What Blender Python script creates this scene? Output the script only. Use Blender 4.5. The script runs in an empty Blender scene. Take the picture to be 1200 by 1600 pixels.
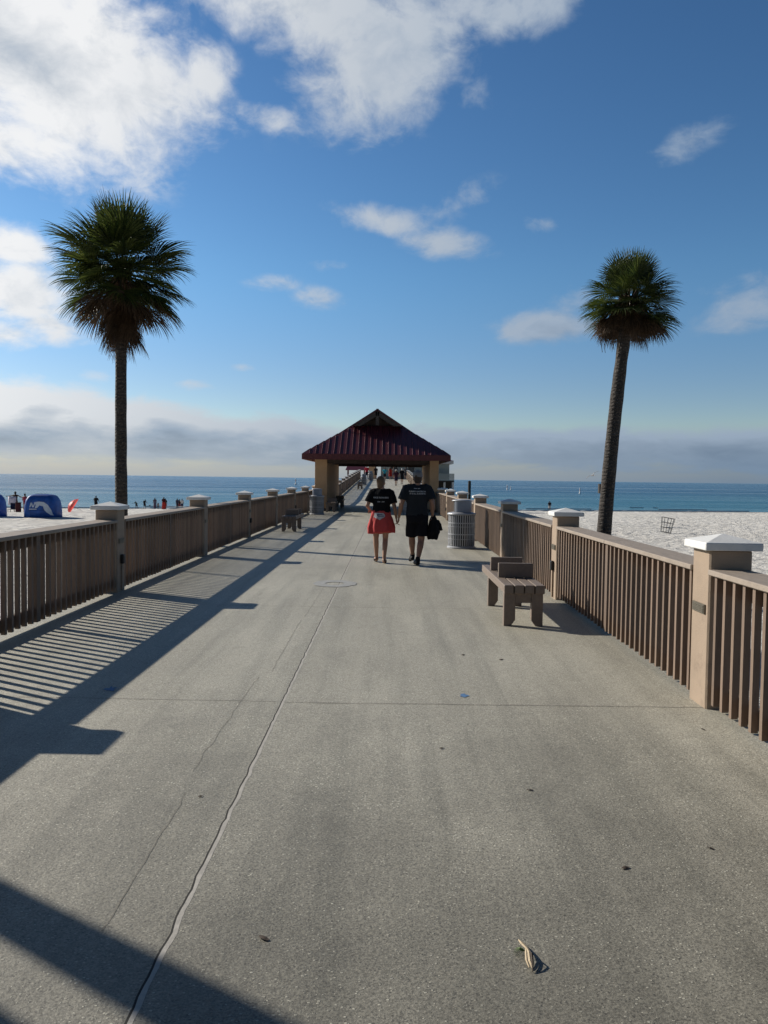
import bpy, bmesh, math, random
from mathutils import Vector, Matrix, noise
from mathutils.bvhtree import BVHTree
R = math.radians
C = bpy.context.scene
COL = C.collection
random.seed(7)

# ------------------------------------------------------------------ camera
F_PX, EYE = 1220.0, 1.65
VPX, VPY, ROLL = 608.0, 748.2, R(0.76)
_a = Vector((VPX - 600, VPY - 800, F_PX)).normalized()
_h = Vector((math.cos(ROLL), math.sin(ROLL), 0))
_n = _a.cross(_h).normalized()
_up = -_n if _n.y > 0 else _n
_X = _a.cross(_up).normalized()
RW = Matrix((_X, _a, _up))                      # image axes (x right, y down, z forward) -> world
def ray(px, py):
    return (RW @ Vector((px - 600, py - 800, F_PX))).normalized()
def at(px, py, Y):
    w = ray(px, py); return w * (Y / w.y) + Vector((0, 0, EYE))
cam = bpy.data.cameras.new('camera')
cam_o = bpy.data.objects.new('camera', cam); COL.objects.link(cam_o)
cam.sensor_fit = 'VERTICAL'; cam.sensor_height = 32.0; cam.lens = 32.0 * F_PX / 1600
cam.clip_start = 0.05; cam.clip_end = 80000
_m = RW @ Matrix(((1, 0, 0), (0, -1, 0), (0, 0, -1)))
cam_o.matrix_world = Matrix.Translation((0, 0, EYE)) @ _m.to_4x4()
C.camera = cam_o
C.render.resolution_x, C.render.resolution_y = 768, 1024

# ------------------------------------------------------------------ light
SUN_EL = R(27.3); SUN_AZ = math.atan2(-0.876, 0.482)          # from +Y towards +X
SUN_DIR = Vector((math.sin(SUN_AZ) * math.cos(SUN_EL), math.cos(SUN_AZ) * math.cos(SUN_EL), math.sin(SUN_EL)))
sun = bpy.data.lights.new('sun', 'SUN'); sun.energy = 5.0; sun.angle = R(0.53); sun.color = (1.0, 0.93, 0.82)
sun_o = bpy.data.objects.new('sun', sun); COL.objects.link(sun_o)
sun_o.rotation_euler = SUN_DIR.to_track_quat('Z', 'Y').to_euler()
C.view_settings.view_transform = 'Standard'; C.view_settings.look = 'None'
C.view_settings.exposure = 0.28; C.view_settings.gamma = 1.0

# ------------------------------------------------------------------ node helpers
class NT:
    def __init__(s, tree): s.t = tree
    def n(s, typ, **k):
        nd = s.t.nodes.new(typ)
        for a, b in k.items(): setattr(nd, a, b)
        return nd
    def put(s, sock, v):
        if isinstance(v, bpy.types.NodeSocket): s.t.links.new(v, sock)
        elif v is not None: sock.default_value = v
    def math(s, op, a, b=None, c=None, clamp=False):
        nd = s.n('ShaderNodeMath', operation=op, use_clamp=clamp)
        for i, v in enumerate((a, b, c)):
            if v is not None: s.put(nd.inputs[i], v)
        return nd.outputs[0]
    def vmath(s, op, a, b=None, out=0):
        nd = s.n('ShaderNodeVectorMath', operation=op)
        s.put(nd.inputs[0], a)
        if b is not None: s.put(nd.inputs[1], b)
        return nd.outputs[out]
    def mapr(s, v, a, b, c=0.0, d=1.0, smooth=False):
        nd = s.n('ShaderNodeMapRange', interpolation_type='SMOOTHSTEP' if smooth else 'LINEAR')
        s.put(nd.inputs[0], v)
        for i, q in enumerate((a, b, c, d)): s.put(nd.inputs[i + 1], q)
        return nd.outputs[0]
    def noise(s, vec, scale, detail=4, rough=0.5, dist=0.0, color=False):
        nd = s.n('ShaderNodeTexNoise')
        if vec is not None: s.put(nd.inputs['Vector'], vec)
        s.put(nd.inputs['Scale'], scale); s.put(nd.inputs['Detail'], detail)
        s.put(nd.inputs['Roughness'], rough); s.put(nd.inputs['Distortion'], dist)
        return nd.outputs[1 if color else 0]
    def mix(s, f, a, b, blend='MIX'):
        nd = s.n('ShaderNodeMix', data_type='RGBA', blend_type=blend)
        s.put(nd.inputs[0], f); s.put(nd.inputs[6], a); s.put(nd.inputs[7], b)
        return nd.outputs[2]
    def mapping(s, vec, loc=(0, 0, 0), rot=(0, 0, 0), scale=(1, 1, 1), typ='POINT'):
        nd = s.n('ShaderNodeMapping', vector_type=typ)
        s.put(nd.inputs[0], vec)
        s.put(nd.inputs['Scale'], scale); s.put(nd.inputs['Rotation'], rot)
        if typ != 'NORMAL': s.put(nd.inputs['Location'], loc)
        return nd.outputs[0]
def c4(c): return (c[0], c[1], c[2], 1.0)

# ------------------------------------------------------------------ sky with clouds
W = bpy.data.worlds.new('World'); C.world = W; W.use_nodes = True
def build_sky():
    t = NT(W.node_tree); W.node_tree.nodes.clear()
    sky = t.n('ShaderNodeTexSky', sky_type='NISHITA', sun_disc=False)
    sky.sun_elevation = SUN_EL; sky.sun_rotation = SUN_AZ
    sky.altitude = 0; sky.air_density = 1.0; sky.dust_density = 0.3; sky.ozone_density = 2.2
    hsv = t.n('ShaderNodeHueSaturation'); t.put(hsv.inputs['Color'], sky.outputs[0])
    hsv.inputs['Saturation'].default_value = 1.1; hsv.inputs['Value'].default_value = 1.0
    v1 = t.vmath('SCALE', t.vmath('MULTIPLY', hsv.outputs[0], (.93, .955, 1.02))); v1.node.inputs['Scale'].default_value = 0.085
    gm = t.n('ShaderNodeGamma'); t.put(gm.inputs[0], v1); gm.inputs[1].default_value = 1.3       # clear, deep blue winter air
    v2 = t.vmath('SCALE', gm.outputs[0]); v2.node.inputs['Scale'].default_value = 12.0
    tc = t.n('ShaderNodeTexCoord'); d = t.vmath('NORMALIZE', tc.outputs['Generated'])
    sx = t.n('ShaderNodeSeparateXYZ'); t.put(sx.inputs[0], d)
    az = t.math('ARCTAN2', sx.outputs[0], sx.outputs[1]); el = t.math('ARCSINE', sx.outputs[2])
    v2 = t.mix(1.0, v2, t.mix(t.mapr(el, .09, .27, 0, 1, smooth=True), (.97, .92, .94, 1), (1.10, 1.21, 1.10, 1)), 'MULTIPLY')
    dk = t.math('MULTIPLY', t.mapr(el, .60, 1.0, 1.0, .55, smooth=True), t.mapr(sx.outputs[1], -.1, .5, .50, 1.0, smooth=True))   # sky out of view, overhead and behind the camera, dimmed to deepen shadows
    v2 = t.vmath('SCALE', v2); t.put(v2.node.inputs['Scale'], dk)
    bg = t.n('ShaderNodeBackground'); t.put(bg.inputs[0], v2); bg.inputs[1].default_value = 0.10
    cmb = t.n('ShaderNodeCombineXYZ'); t.put(cmb.inputs[0], az); t.put(cmb.inputs[1], el)
    P = cmb.outputs[0]
    # cloud bodies: (px, py, rx, ry, tilt, strength) measured on the sky
    BL = [(80, 95, 250, 165, 10, 1.15), (230, 130, 150, 90, 20, .95), (40, 220, 150, 80, 0, .9), (315, 120, 62, 66, 30, .75),
          (520, 15, 300, 70, 5, .95), (620, 80, 200, 110, -25, 1.0), (555, 150, 110, 70, 40, .75), (800, 15, 160, 45, -5, .8), (730, 140, 60, 40, 40, .5), (400, 25, 90, 44, 25, .6), (480, 70, 70, 60, 30, .55),
          (430, 186, 85, 28, 8, .62),
          (600, 345, 130, 30, 8, .72), (700, 378, 100, 34, 4, .8), (710, 320, 100, 40, -20, .52), (830, 352, 60, 20, 5, .45),
          (30, 455, 110, 70, 0, .95), (20, 385, 80, 45, 10, .85), (75, 510, 90, 32, 5, .8), (15, 520, 60, 30, 0, .8),
          (860, 512, 110, 34, 0, .85), (905, 470, 60, 40, -30, .55), (1170, 480, 110, 46, 0, .62), (1150, 505, 70, 26, 0, .5), (1200, 440, 60, 30, 0, .45),
          (1075, 225, 90, 34, -18, .5), (425, 443, 60, 20, 0, .5), (500, 466, 60, 26, 0, .48), (300, 602, 60, 14, 0, .5), (380, 573, 40, 12, 0, .48), (520, 415, 50, 16, 0, .42), (150, 590, 40, 16, 0, .45),
          (30, 660, 230, 66, 0, 1.7), (120, 645, 90, 48, 0, 1.3), (230, 676, 190, 52, 2, 1.6), (400, 690, 240, 46, 2, 1.5), (330, 668, 70, 30, 0, 1.0), (-200, 650, 300, 75, 0, 1.7),
          (640, 700, 260, 42, 0, 1.15), (900, 704, 300, 42, 0, 1.15), (1150, 704, 260, 44, 0, 1.15), (1400, 700, 300, 50, 0, 1.15)]
    M = None
    for (px, py, rx, ry, tl, st) in BL:
        w = ray(px, py); a0 = math.atan2(w.x, w.y); e0 = math.asin(w.z)
        v = t.mapping(P, (a0, e0, 0), (0, 0, R(-tl)), (rx / F_PX * 1.12, ry / F_PX * 1.1, 1), 'TEXTURE')
        l = t.vmath('LENGTH', v, out=1)
        g = t.mapr(l, 1.25, 0.0, 0.0, st, smooth=True)
        M = g if M is None else t.math('SMOOTH_MAX', M, g, 0.12)
    # a loose field of clouds over the rest of the dome, behind and overhead
    far = t.mapr(t.math('ABSOLUTE', az), 0.62, 0.95, 0.0, 1.0)
    up = t.mapr(el, 0.72, 0.95, 0.0, 1.0)
    fld = t.noise(t.mapping(d, scale=(1, 1, 1.6)), 2.4, 3, .5)
    fm = t.math('MULTIPLY', t.math('MAXIMUM', far, up), t.mapr(fld, .60, .76, 0, .55))
    M = t.math('MAXIMUM', M, fm)
    elc = t.math('MAXIMUM', el, -.02)
    sq = t.math('ADD', t.math('MULTIPLY', elc, 1.1), t.math('MULTIPLY', t.math('LOGARITHM', t.math('ADD', elc, .03), 2.71828), .15))
    cps = t.n('ShaderNodeCombineXYZ'); t.put(cps.inputs[0], az); t.put(cps.inputs[1], sq); PS = cps.outputs[0]
    wq = t.noise(PS, 9.0, 2, .5, color=True)
    wq = t.vmath('SCALE', t.vmath('SUBTRACT', wq, (.5, .5, .5)), None); wq.node.inputs['Scale'].default_value = 0.055
    PW = t.vmath('ADD', PS, wq)
    def fbm(vec):
        return t.math('ADD', t.math('MULTIPLY', t.noise(vec, 8.5, 10, .60, .12), .74), t.math('MULTIPLY', t.noise(vec, 28.0, 7, .62), .26))
    N0 = fbm(PW)
    N1 = fbm(t.vmath('ADD', PW, (-0.022, 0.020, 0)))
    D = t.math('ADD', M, t.math('MULTIPLY', t.math('SUBTRACT', N0, .5), 1.95))
    A = t.mapr(D, .24, .86, 0.0, 1.0, smooth=True)
    present = t.mapr(M, .05, .35, 0, 1, smooth=True)
    A = t.math('MULTIPLY', A, present)
    # brightness: side-lit edges, grey cores, darker low bank underside
    lit = t.math('MULTIPLY', t.math('SUBTRACT', N0, N1), 1.3)
    core = t.mapr(D, .75, 1.5, 0.0, 1.0, smooth=True)
    low = t.mapr(el, .022, .085, 0.46, -.14, smooth=True)
    sunw = t.vmath('DOT_PRODUCT', d, tuple(SUN_DIR), out=1)
    sg = t.math('ADD', .36, t.math('MULTIPLY', t.math('POWER', t.mapr(sunw, .20, .84, 0.0, 1.0), 2.3), .56))
    big = t.mapr(t.noise(PS, 5.0, 3, .5), .35, .65, -0.5, 0.5)
    br = t.math('SUBTRACT', t.math('ADD', 1.0, lit), t.math('MULTIPLY', core, t.math('ADD', .36, t.math('MULTIPLY', big, .75))))
    br = t.math('ADD', t.math('SUBTRACT', br, low), t.mapr(el, .09, .14, .34, 0.0, smooth=True))
    br = t.math('MULTIPLY', t.math('MAXIMUM', t.math('MINIMUM', br, 1.15), .3), sg)
    ramp = t.n('ShaderNodeValToRGB'); t.put(ramp.inputs[0], br)
    e = ramp.color_ramp.elements; e[0].position = .15; e[0].color = (.15, .21, .30, 1); e[1].position = 1.04; e[1].color = (.93, .935, .94, 1)
    for ps, cc in ((.42, (.34, .425, .54, 1)), (.70, (.60, .645, .70, 1))): ramp.color_ramp.elements.new(ps).color = cc
    bc = t.n('ShaderNodeBackground'); t.put(bc.inputs[0], ramp.outputs[0]); bc.inputs[1].default_value = 0.80
    # pale strip of thin high cloud close above the horizon
    hz = t.math('MULTIPLY', t.mapr(el, -.01, .075, .93, 0.0, smooth=True), 1.0)
    hb = t.n('ShaderNodeBackground'); t.put(hb.inputs[0], t.mix(t.mapr(sunw, .08, .74, 0, 1), (.125, .190, .275, 1), (.345, .385, .410, 1)))
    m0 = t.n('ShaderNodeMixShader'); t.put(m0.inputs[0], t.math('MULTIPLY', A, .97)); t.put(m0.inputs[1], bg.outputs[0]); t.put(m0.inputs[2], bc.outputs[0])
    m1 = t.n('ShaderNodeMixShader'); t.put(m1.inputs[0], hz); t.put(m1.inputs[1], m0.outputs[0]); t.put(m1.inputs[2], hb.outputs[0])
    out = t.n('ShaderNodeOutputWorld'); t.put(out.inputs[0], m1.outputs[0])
build_sky()

# ------------------------------------------------------------------ materials
def new_mat(name):
    m = bpy.data.materials.new(name); m.use_nodes = True
    t = NT(m.node_tree); m.node_tree.nodes.clear()
    b = t.n('ShaderNodeBsdfPrincipled'); o = t.n('ShaderNodeOutputMaterial'); t.put(o.inputs[0], b.outputs[0])
    return m, t, b
def coords(t, world=False):
    if world:
        return t.n('ShaderNodeNewGeometry').outputs['Position']
    tc = t.n('ShaderNodeTexCoord'); oi = t.n('ShaderNodeObjectInfo')
    r = t.math('MULTIPLY', oi.outputs['Random'], 37.0)
    c = t.n('ShaderNodeCombineXYZ')
    for i in range(3): t.put(c.inputs[i], r)
    return t.vmath('ADD', tc.outputs['Object'], c.outputs[0])
def pm(name, col, rough=.6, var=.18, scale=5.0, bump=0.15, bscale=60.0, stretch=(1, 1, 1), metal=0.0, spec=.4, hue=None, detail=5, dirt=0.0, boards=0.0):
    m, t, b = new_mat(name)
    v = coords(t); v = t.mapping(v, scale=stretch)
    n1 = t.noise(v, scale, detail, .6); n2 = t.noise(v, scale * 6.3, 4, .6)
    f = t.math('ADD', t.math('MULTIPLY', n1, .65), t.math('MULTIPLY', n2, .35))
    f = t.mapr(f, .3, .7, 0, 1)
    d = tuple(max(0, x * (1 - var)) for x in col); l = tuple(min(1, x * (1 + var)) for x in (hue or col))
    c = t.mix(f, c4(d), c4(l))
    if dirt:
        c = t.mix(t.mapr(t.noise(v, scale * 1.7, 6, .7), .56, .72, 0, dirt), c, c4(tuple(x * .35 for x in col)))
    if boards: c = t.mix(1.0, c, t.mapr(t.n('ShaderNodeNewGeometry').outputs['Random Per Island'], 0, 1, 1 - boards, 1 + boards), 'MULTIPLY')
    t.put(b.inputs['Base Color'], c)
    t.put(b.inputs['Roughness'], t.mapr(n2, .3, .7, max(0, rough - .08), min(1, rough + .08)))
    b.inputs['Metallic'].default_value = metal; b.inputs['Specular IOR Level'].default_value = spec
    if bump:
        bp = t.n('ShaderNodeBump'); bp.inputs['Strength'].default_value = bump; bp.inputs['Distance'].default_value = .01
        t.put(bp.inputs['Height'], t.noise(v, bscale, 4, .6)); t.put(b.inputs['Normal'], bp.outputs[0])
    return m
def deck_mat():
    m, t, b = new_mat('exposed_aggregate_concrete')
    v = coords(t, True)
    big = t.noise(t.mapping(v, scale=(1, .35, 1)), .9, 5, .6)
    mid = t.noise(v, 5.0, 5, .62)
    streak = t.noise(t.mapping(v, scale=(4.0, .18, 1)), 1.0, 5, .6)
    base = t.mix(t.mapr(big, .34, .66, 0, 1), (.222, .206, .178, 1), (.302, .282, .247, 1))
    base = t.mix(t.mapr(streak, .46, .70, 0, .75), base, (.170, .160, .138, 1))
    base = t.mix(t.mapr(mid, .55, .75, 0, .35), base, (.17, .158, .138, 1))
    spots = t.math('MULTIPLY', t.mapr(t.noise(v, 2.6, 4, .6), .62, .72, 0, 1), .28)      # old spills
    base = t.mix(spots, base, (.12, .112, .098, 1))
    gum = t.n('ShaderNodeTexVoronoi'); t.put(gum.inputs['Vector'], v); gum.inputs['Scale'].default_value = 1.7
    gs = t.n('ShaderNodeSeparateColor'); t.put(gs.inputs[0], gum.outputs['Color'])
    gm = t.math('MULTIPLY', t.mapr(gum.outputs['Distance'], t.math('MULTIPLY', gs.outputs[1], .035), t.math('MULTIPLY', gs.outputs[1], .045), 1, 0), t.mapr(gs.outputs[0], .45, .5, 0, .55))
    base = t.mix(gm, base, (.09, .085, .078, 1))                                        # trodden gum
    fine = t.noise(t.mapping(v, scale=(22, 1.3, 1)), 1.0, 3, .6)                        # broom and tyre lines along the pier
    base = t.mix(t.mapr(fine, .55, .78, 0, .30), base, (.17, .16, .14, 1))
    # sand and cement grains
    g1 = t.n('ShaderNodeTexVoronoi'); t.put(g1.inputs['Vector'], v); g1.inputs['Scale'].default_value = 165.0
    sep = t.n('ShaderNodeSeparateColor'); t.put(sep.inputs[0], g1.outputs['Color'])
    base = t.mix(1.0, base, t.mapr(sep.outputs[0], 0, 1, .66, 1.34), 'MULTIPLY')
    g2 = t.n('ShaderNodeTexVoronoi'); t.put(g2.inputs['Vector'], t.mapping(v, rot=(0, 0, .6), scale=(1, 1.3, 1))); g2.inputs['Scale'].default_value = 74.0
    s2 = t.n('ShaderNodeSeparateColor'); t.put(s2.inputs[0], g2.outputs['Color'])
    near = t.mapr(t.math('ADD', g2.outputs['Distance'], t.math('MULTIPLY', mid, .2)), .50, .38, 0, 1)
    wear = t.mapr(t.noise(v, 1.6, 4, .6), .38, .66, .35, 1.0)
    speck = t.math('MULTIPLY', t.math('MULTIPLY', t.mapr(s2.outputs[1], .86, .88, 0, 1), near), wear)
    base = t.mix(t.math('MULTIPLY', speck, 1.0), base, (.66, .63, .56, 1))
    dark = t.math('MULTIPLY', t.mapr(s2.outputs[2], .86, .90, 0, 1), near)
    base = t.mix(t.math('MULTIPLY', dark, .6), base, (.06, .055, .05, 1))
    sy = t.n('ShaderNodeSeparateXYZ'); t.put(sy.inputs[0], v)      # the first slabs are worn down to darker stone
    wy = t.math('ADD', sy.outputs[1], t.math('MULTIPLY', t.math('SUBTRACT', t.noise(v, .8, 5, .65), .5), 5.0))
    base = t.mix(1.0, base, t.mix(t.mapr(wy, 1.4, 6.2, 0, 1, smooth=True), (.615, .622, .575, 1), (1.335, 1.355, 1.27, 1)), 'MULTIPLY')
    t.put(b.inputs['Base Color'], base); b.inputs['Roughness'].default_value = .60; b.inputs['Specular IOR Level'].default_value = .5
    hgt = t.math('ADD', t.math('MULTIPLY', sep.outputs[0], .4), t.math('ADD', t.math('MULTIPLY', speck, .7), t.math('MULTIPLY', t.noise(v, 60, 4, .7), .8)))
    bp = t.n('ShaderNodeBump'); bp.inputs['Strength'].default_value = .85; bp.inputs['Distance'].default_value = .004
    t.put(bp.inputs['Height'], hgt); t.put(b.inputs['Normal'], bp.outputs[0])
    return m
def sand_mat():
    m, t, b = new_mat('white_beach_sand')
    v = coords(t, True); sx = t.n('ShaderNodeSeparateXYZ'); t.put(sx.inputs[0], v)
    n1 = t.noise(v, .35, 5, .6); n2 = t.noise(v, 3.0, 5, .65)
    c = t.mix(t.mapr(n1, .3, .7, 0, 1), (.57, .55, .51, 1), (.70, .68, .64, 1))
    c = t.mix(t.mapr(n2, .52, .70, 0, .5), c, (.36, .335, .30, 1))
    weed = t.mapr(t.noise(t.mapping(v, scale=(.25, 1.6, 1)), 1.0, 6, .75), .64, .72, 0, .5)
    wz = t.math('MULTIPLY', t.mapr(sx.outputs[2], -3.35, -2.6, 1, .15), weed)
    c = t.mix(wz, c, (.16, .14, .11, 1))
    wet = t.mapr(t.math('ADD', sx.outputs[2], t.math('MULTIPLY', n1, .2)), -3.62, -3.36, 1, 0)   # sand the waves have wetted
    c = t.mix(wet, c, (.25, .235, .21, 1))
    t.put(b.inputs['Base Color'], c); t.put(b.inputs['Roughness'], t.mapr(wet, 0, 1, .95, .5)); b.inputs['Specular IOR Level'].default_value = .2
    ft = t.n('ShaderNodeTexVoronoi'); ft.feature = 'SMOOTH_F1'; t.put(ft.inputs['Vector'], t.vmath('ADD', v, t.vmath('SCALE', t.noise(v, 2.0, 3, .5, color=True)))); ft.inputs['Scale'].default_value = 1.7
    for nd in t.t.nodes:
        if nd.type == 'VECT_MATH' and nd.operation == 'SCALE': nd.inputs['Scale'].default_value = .35
    h = t.math('ADD', t.math('MULTIPLY', ft.outputs['Distance'], .8), t.math('ADD', t.math('MULTIPLY', t.noise(v, 1.3, 7, .66), 1.5), t.math('MULTIPLY', t.noise(v, 11, 4, .6), .25)))
    bp = t.n('ShaderNodeBump'); bp.inputs['Strength'].default_value = 1.0; bp.inputs['Distance'].default_value = .25
    t.put(bp.inputs['Height'], h); t.put(b.inputs['Normal'], bp.outputs[0])
    return m
def sea_mat():
    m, t, b = new_mat('sea_water')
    v = coords(t, True); sx = t.n('ShaderNodeSeparateXYZ'); t.put(sx.inputs[0], v)
    off = t.math('SUBTRACT', sx.outputs[1], t.math('MULTIPLY', sx.outputs[0], .2))     # metres out from the shoreline
    shallow = t.mapr(off, 135, 420, 1, 0, smooth=True)
    c = t.mix(shallow, (.010, .070, .140, 1), (.036, .160, .215, 1))
    band = t.mapr(t.noise(t.mapping(v, scale=(.0025, .022, 1)), 1.0, 4, .6), .42, .62, 0, 1)
    c = t.mix(t.math('MULTIPLY', band, .45), c, (.016, .095, .165, 1))
    t.put(b.inputs['Base Color'], c)
    t.put(b.inputs['Roughness'], t.mapr(band, 0, 1, .16, .34)); b.inputs['IOR'].default_value = 1.33
    w1 = t.noise(t.mapping(v, rot=(0, 0, -.12), scale=(.09, .34, 1)), 1.0, 6, .60, .3)
    w2 = t.noise(t.mapping(v, rot=(0, 0, .25), scale=(.5, 1.5, 1)), 1.0, 4, .6)
    bp = t.n('ShaderNodeBump'); bp.inputs['Strength'].default_value = .9; bp.inputs['Distance'].default_value = 1.1
    t.put(bp.inputs['Height'], t.math('ADD', w1, t.math('MULTIPLY', w2, .28)))
    t.put(b.inputs['Normal'], bp.outputs[0])
    return m
def leaf_mat(name, dark, light, trans=.3):
    m, t, b = new_mat(name)
    v = coords(t); g = t.n('ShaderNodeNewGeometry')
    rnd = g.outputs['Random Per Island']
    c = t.mix(rnd, c4(dark), c4(light)); c = t.mix(t.mapr(t.noise(v, 9, 3), .35, .7, 0, .5), c, c4(tuple(x * .6 for x in dark)))
    t.put(b.inputs['Base Color'], c); b.inputs['Roughness'].default_value = .5; b.inputs['Specular IOR Level'].default_value = .35
    tr = t.n('ShaderNodeBsdfTranslucent'); t.put(tr.inputs[0], c)
    mx = t.n('ShaderNodeMixShader'); mx.inputs[0].default_value = trans
    t.put(mx.inputs[1], b.outputs[0]); t.put(mx.inputs[2], tr.outputs[0])
    o = [q for q in t.t.nodes if q.type == 'OUTPUT_MATERIAL'][0]; t.put(o.inputs[0], mx.outputs[0])
    return m
MAT = dict(
    deck=deck_mat(), sand=sand_mat(), sea=sea_mat(),
    sealant=pm('joint_sealant', (.38, .36, .325), .8, .25, 9, .3), crack=pm('joint_gap', (.025, .024, .022), .95, .2, 9, 0),
    hair_crack=pm('thin_crack', (.150, .140, .122), .95, .2, 9, 0),
    stucco=pm('tan_composite', (.295, .225, .165), .75, .12, 3, .3, 90, dirt=.35),
    slat=pm('brown_composite_board', (.170, .120, .088), .62, .16, 4, .25, 40, (6, 6, 1), dirt=.3, boards=.20),
    railtop=pm('weathered_cap_board', (.25, .208, .170), .68, .18, 4, .3, 50, (5, 1, 1), dirt=.4, boards=.14),
    white=pm('white_painted_cap', (.66, .66, .645), .5, .08, 4, .15, 40, dirt=.28),
    plank=pm('recycled_bench_board', (.185, .145, .118), .6, .16, 4, .25, 40, (6, 1, 6), dirt=.25),
    vent=pm('dull_bronze_grille', (.16, .145, .115), .45, .15, 8, .1, metal=.5), black=pm('black_plastic', (.012, .012, .013), .5, .2, 8, .05),
    can=pm('powder_coated_silver', (.36, .37, .39), .42, .08, 6, .08, 30, metal=.25, dirt=.15), can_hood=pm('grey_blue_hood', (.22, .245, .29), .42, .08, 6, .05),
    liner=pm('dark_bin_liner', (.02, .02, .022), .6, .2, 6, .1),
    roofred=pm('maroon_metal_roof', (.085, .017, .023), .36, .14, 3, .05, 20, spec=.5), fascia=pm('maroon_fascia', (.095, .020, .021), .5, .14, 3, .08),
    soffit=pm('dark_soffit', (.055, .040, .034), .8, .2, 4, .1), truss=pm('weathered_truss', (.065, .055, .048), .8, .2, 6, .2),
    ochre=pm('ochre_stucco_column', (.50, .315, .175), .8, .10, 2.5, .3, 80, dirt=.15), plinth=pm('dark_plinth', (.07, .055, .045), .8, .2, 6, .2),
    siding=pm('grey_green_siding', (.30, .33, .30), .65, .08, 2, .05), trim=pm('pale_trim', (.58, .57, .54), .6, .08, 3, .05),
    glass=pm('dark_window_glass', (.015, .018, .02), .12, .2, 3, 0, spec=.7), dpost=pm('dark_timber', (.035, .030, .026), .8, .3, 5, .3),
    trunk=None, green=leaf_mat('palm_frond_green', (.018, .036, .007), (.105, .130, .030)), dead=leaf_mat('palm_frond_dead', (.045, .028, .015), (.15, .095, .055), .2),
    blue=pm('blue_nylon', (.010, .060, .26), .55, .2, 3, .4, 6, hue=(.012, .085, .36)), seam=pm('navy_seam', (.006, .025, .11), .6, .2, 6, 0), print_white=pm('white_print', (.55, .62, .70), .6, .15, 8, 0),
    coral=leaf_mat('coral_fabric', (.72, .07, .06), (.80, .10, .085), .45), wire=pm('dark_wire', (.05, .055, .055), .5, .2, 8, 0, metal=.4),
    husk=pm('dry_husk', (.45, .36, .24), .75, .3, 30, .3), greenbit=pm('green_husk', (.08, .13, .04), .7, .3, 30, .2), deadleaf=pm('dark_dry_leaf', (.05, .036, .026), .8, .3, 20, .2),
    bluepaint=pm('blue_marking_paint', (.08, .17, .32), .7, .2, 20, 0), palepaint=pm('worn_pale_paint', (.285, .29, .285), .8, .30, 9, 0),
    gull=pm('gull_grey', (.22, .22, .23), .7, .2, 8, 0),
)
def trunk_mat():
    m, t, b = new_mat('palm_bark')
    v = coords(t); n = t.noise(t.mapping(v, scale=(1, 1, .5)), 9, 6, .7); n2 = t.noise(v, 30, 4, .7)
    w = t.n('ShaderNodeTexWave', wave_type='BANDS', bands_direction='Z'); t.put(w.inputs['Vector'], v)
    w.inputs['Scale'].default_value = 3.2; w.inputs['Distortion'].default_value = 6; w.inputs['Detail'].default_value = 4; w.inputs['Detail Scale'].default_value = 2
    c = t.mix(t.mapr(n, .35, .65, 0, 1), (.022, .018, .015, 1), (.050, .042, .036, 1)); zz = t.n('ShaderNodeSeparateXYZ'); t.put(zz.inputs[0], v); c = t.mix(t.math('MULTIPLY', t.mapr(t.noise(v, 16, 5, .75), .54, .66, 0, .75), .8), c, (.20, .18, .16, 1))
    c = t.mix(t.math('MULTIPLY', t.mapr(w.outputs[1], .6, .9, 0, 1), .4), c, (.04, .030, .024, 1))
    t.put(b.inputs['Base Color'], c); b.inputs['Roughness'].default_value = .9
    bp = t.n('ShaderNodeBump'); bp.inputs['Strength'].default_value = .9; bp.inputs['Distance'].default_value = .03
    t.put(bp.inputs['Height'], t.math('ADD', n, t.math('MULTIPLY', w.outputs[1], .5))); t.put(b.inputs['Normal'], bp.outputs[0])
    return m
MAT['trunk'] = trunk_mat()
_cloth = {}
def cloth(col, rough=.85, name='fabric'):
    k = (col, name)
    if k not in _cloth: _cloth[k] = pm(name, col, rough, .16, 9, .25, 25, spec=.15)
    return _cloth[k]

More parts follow.
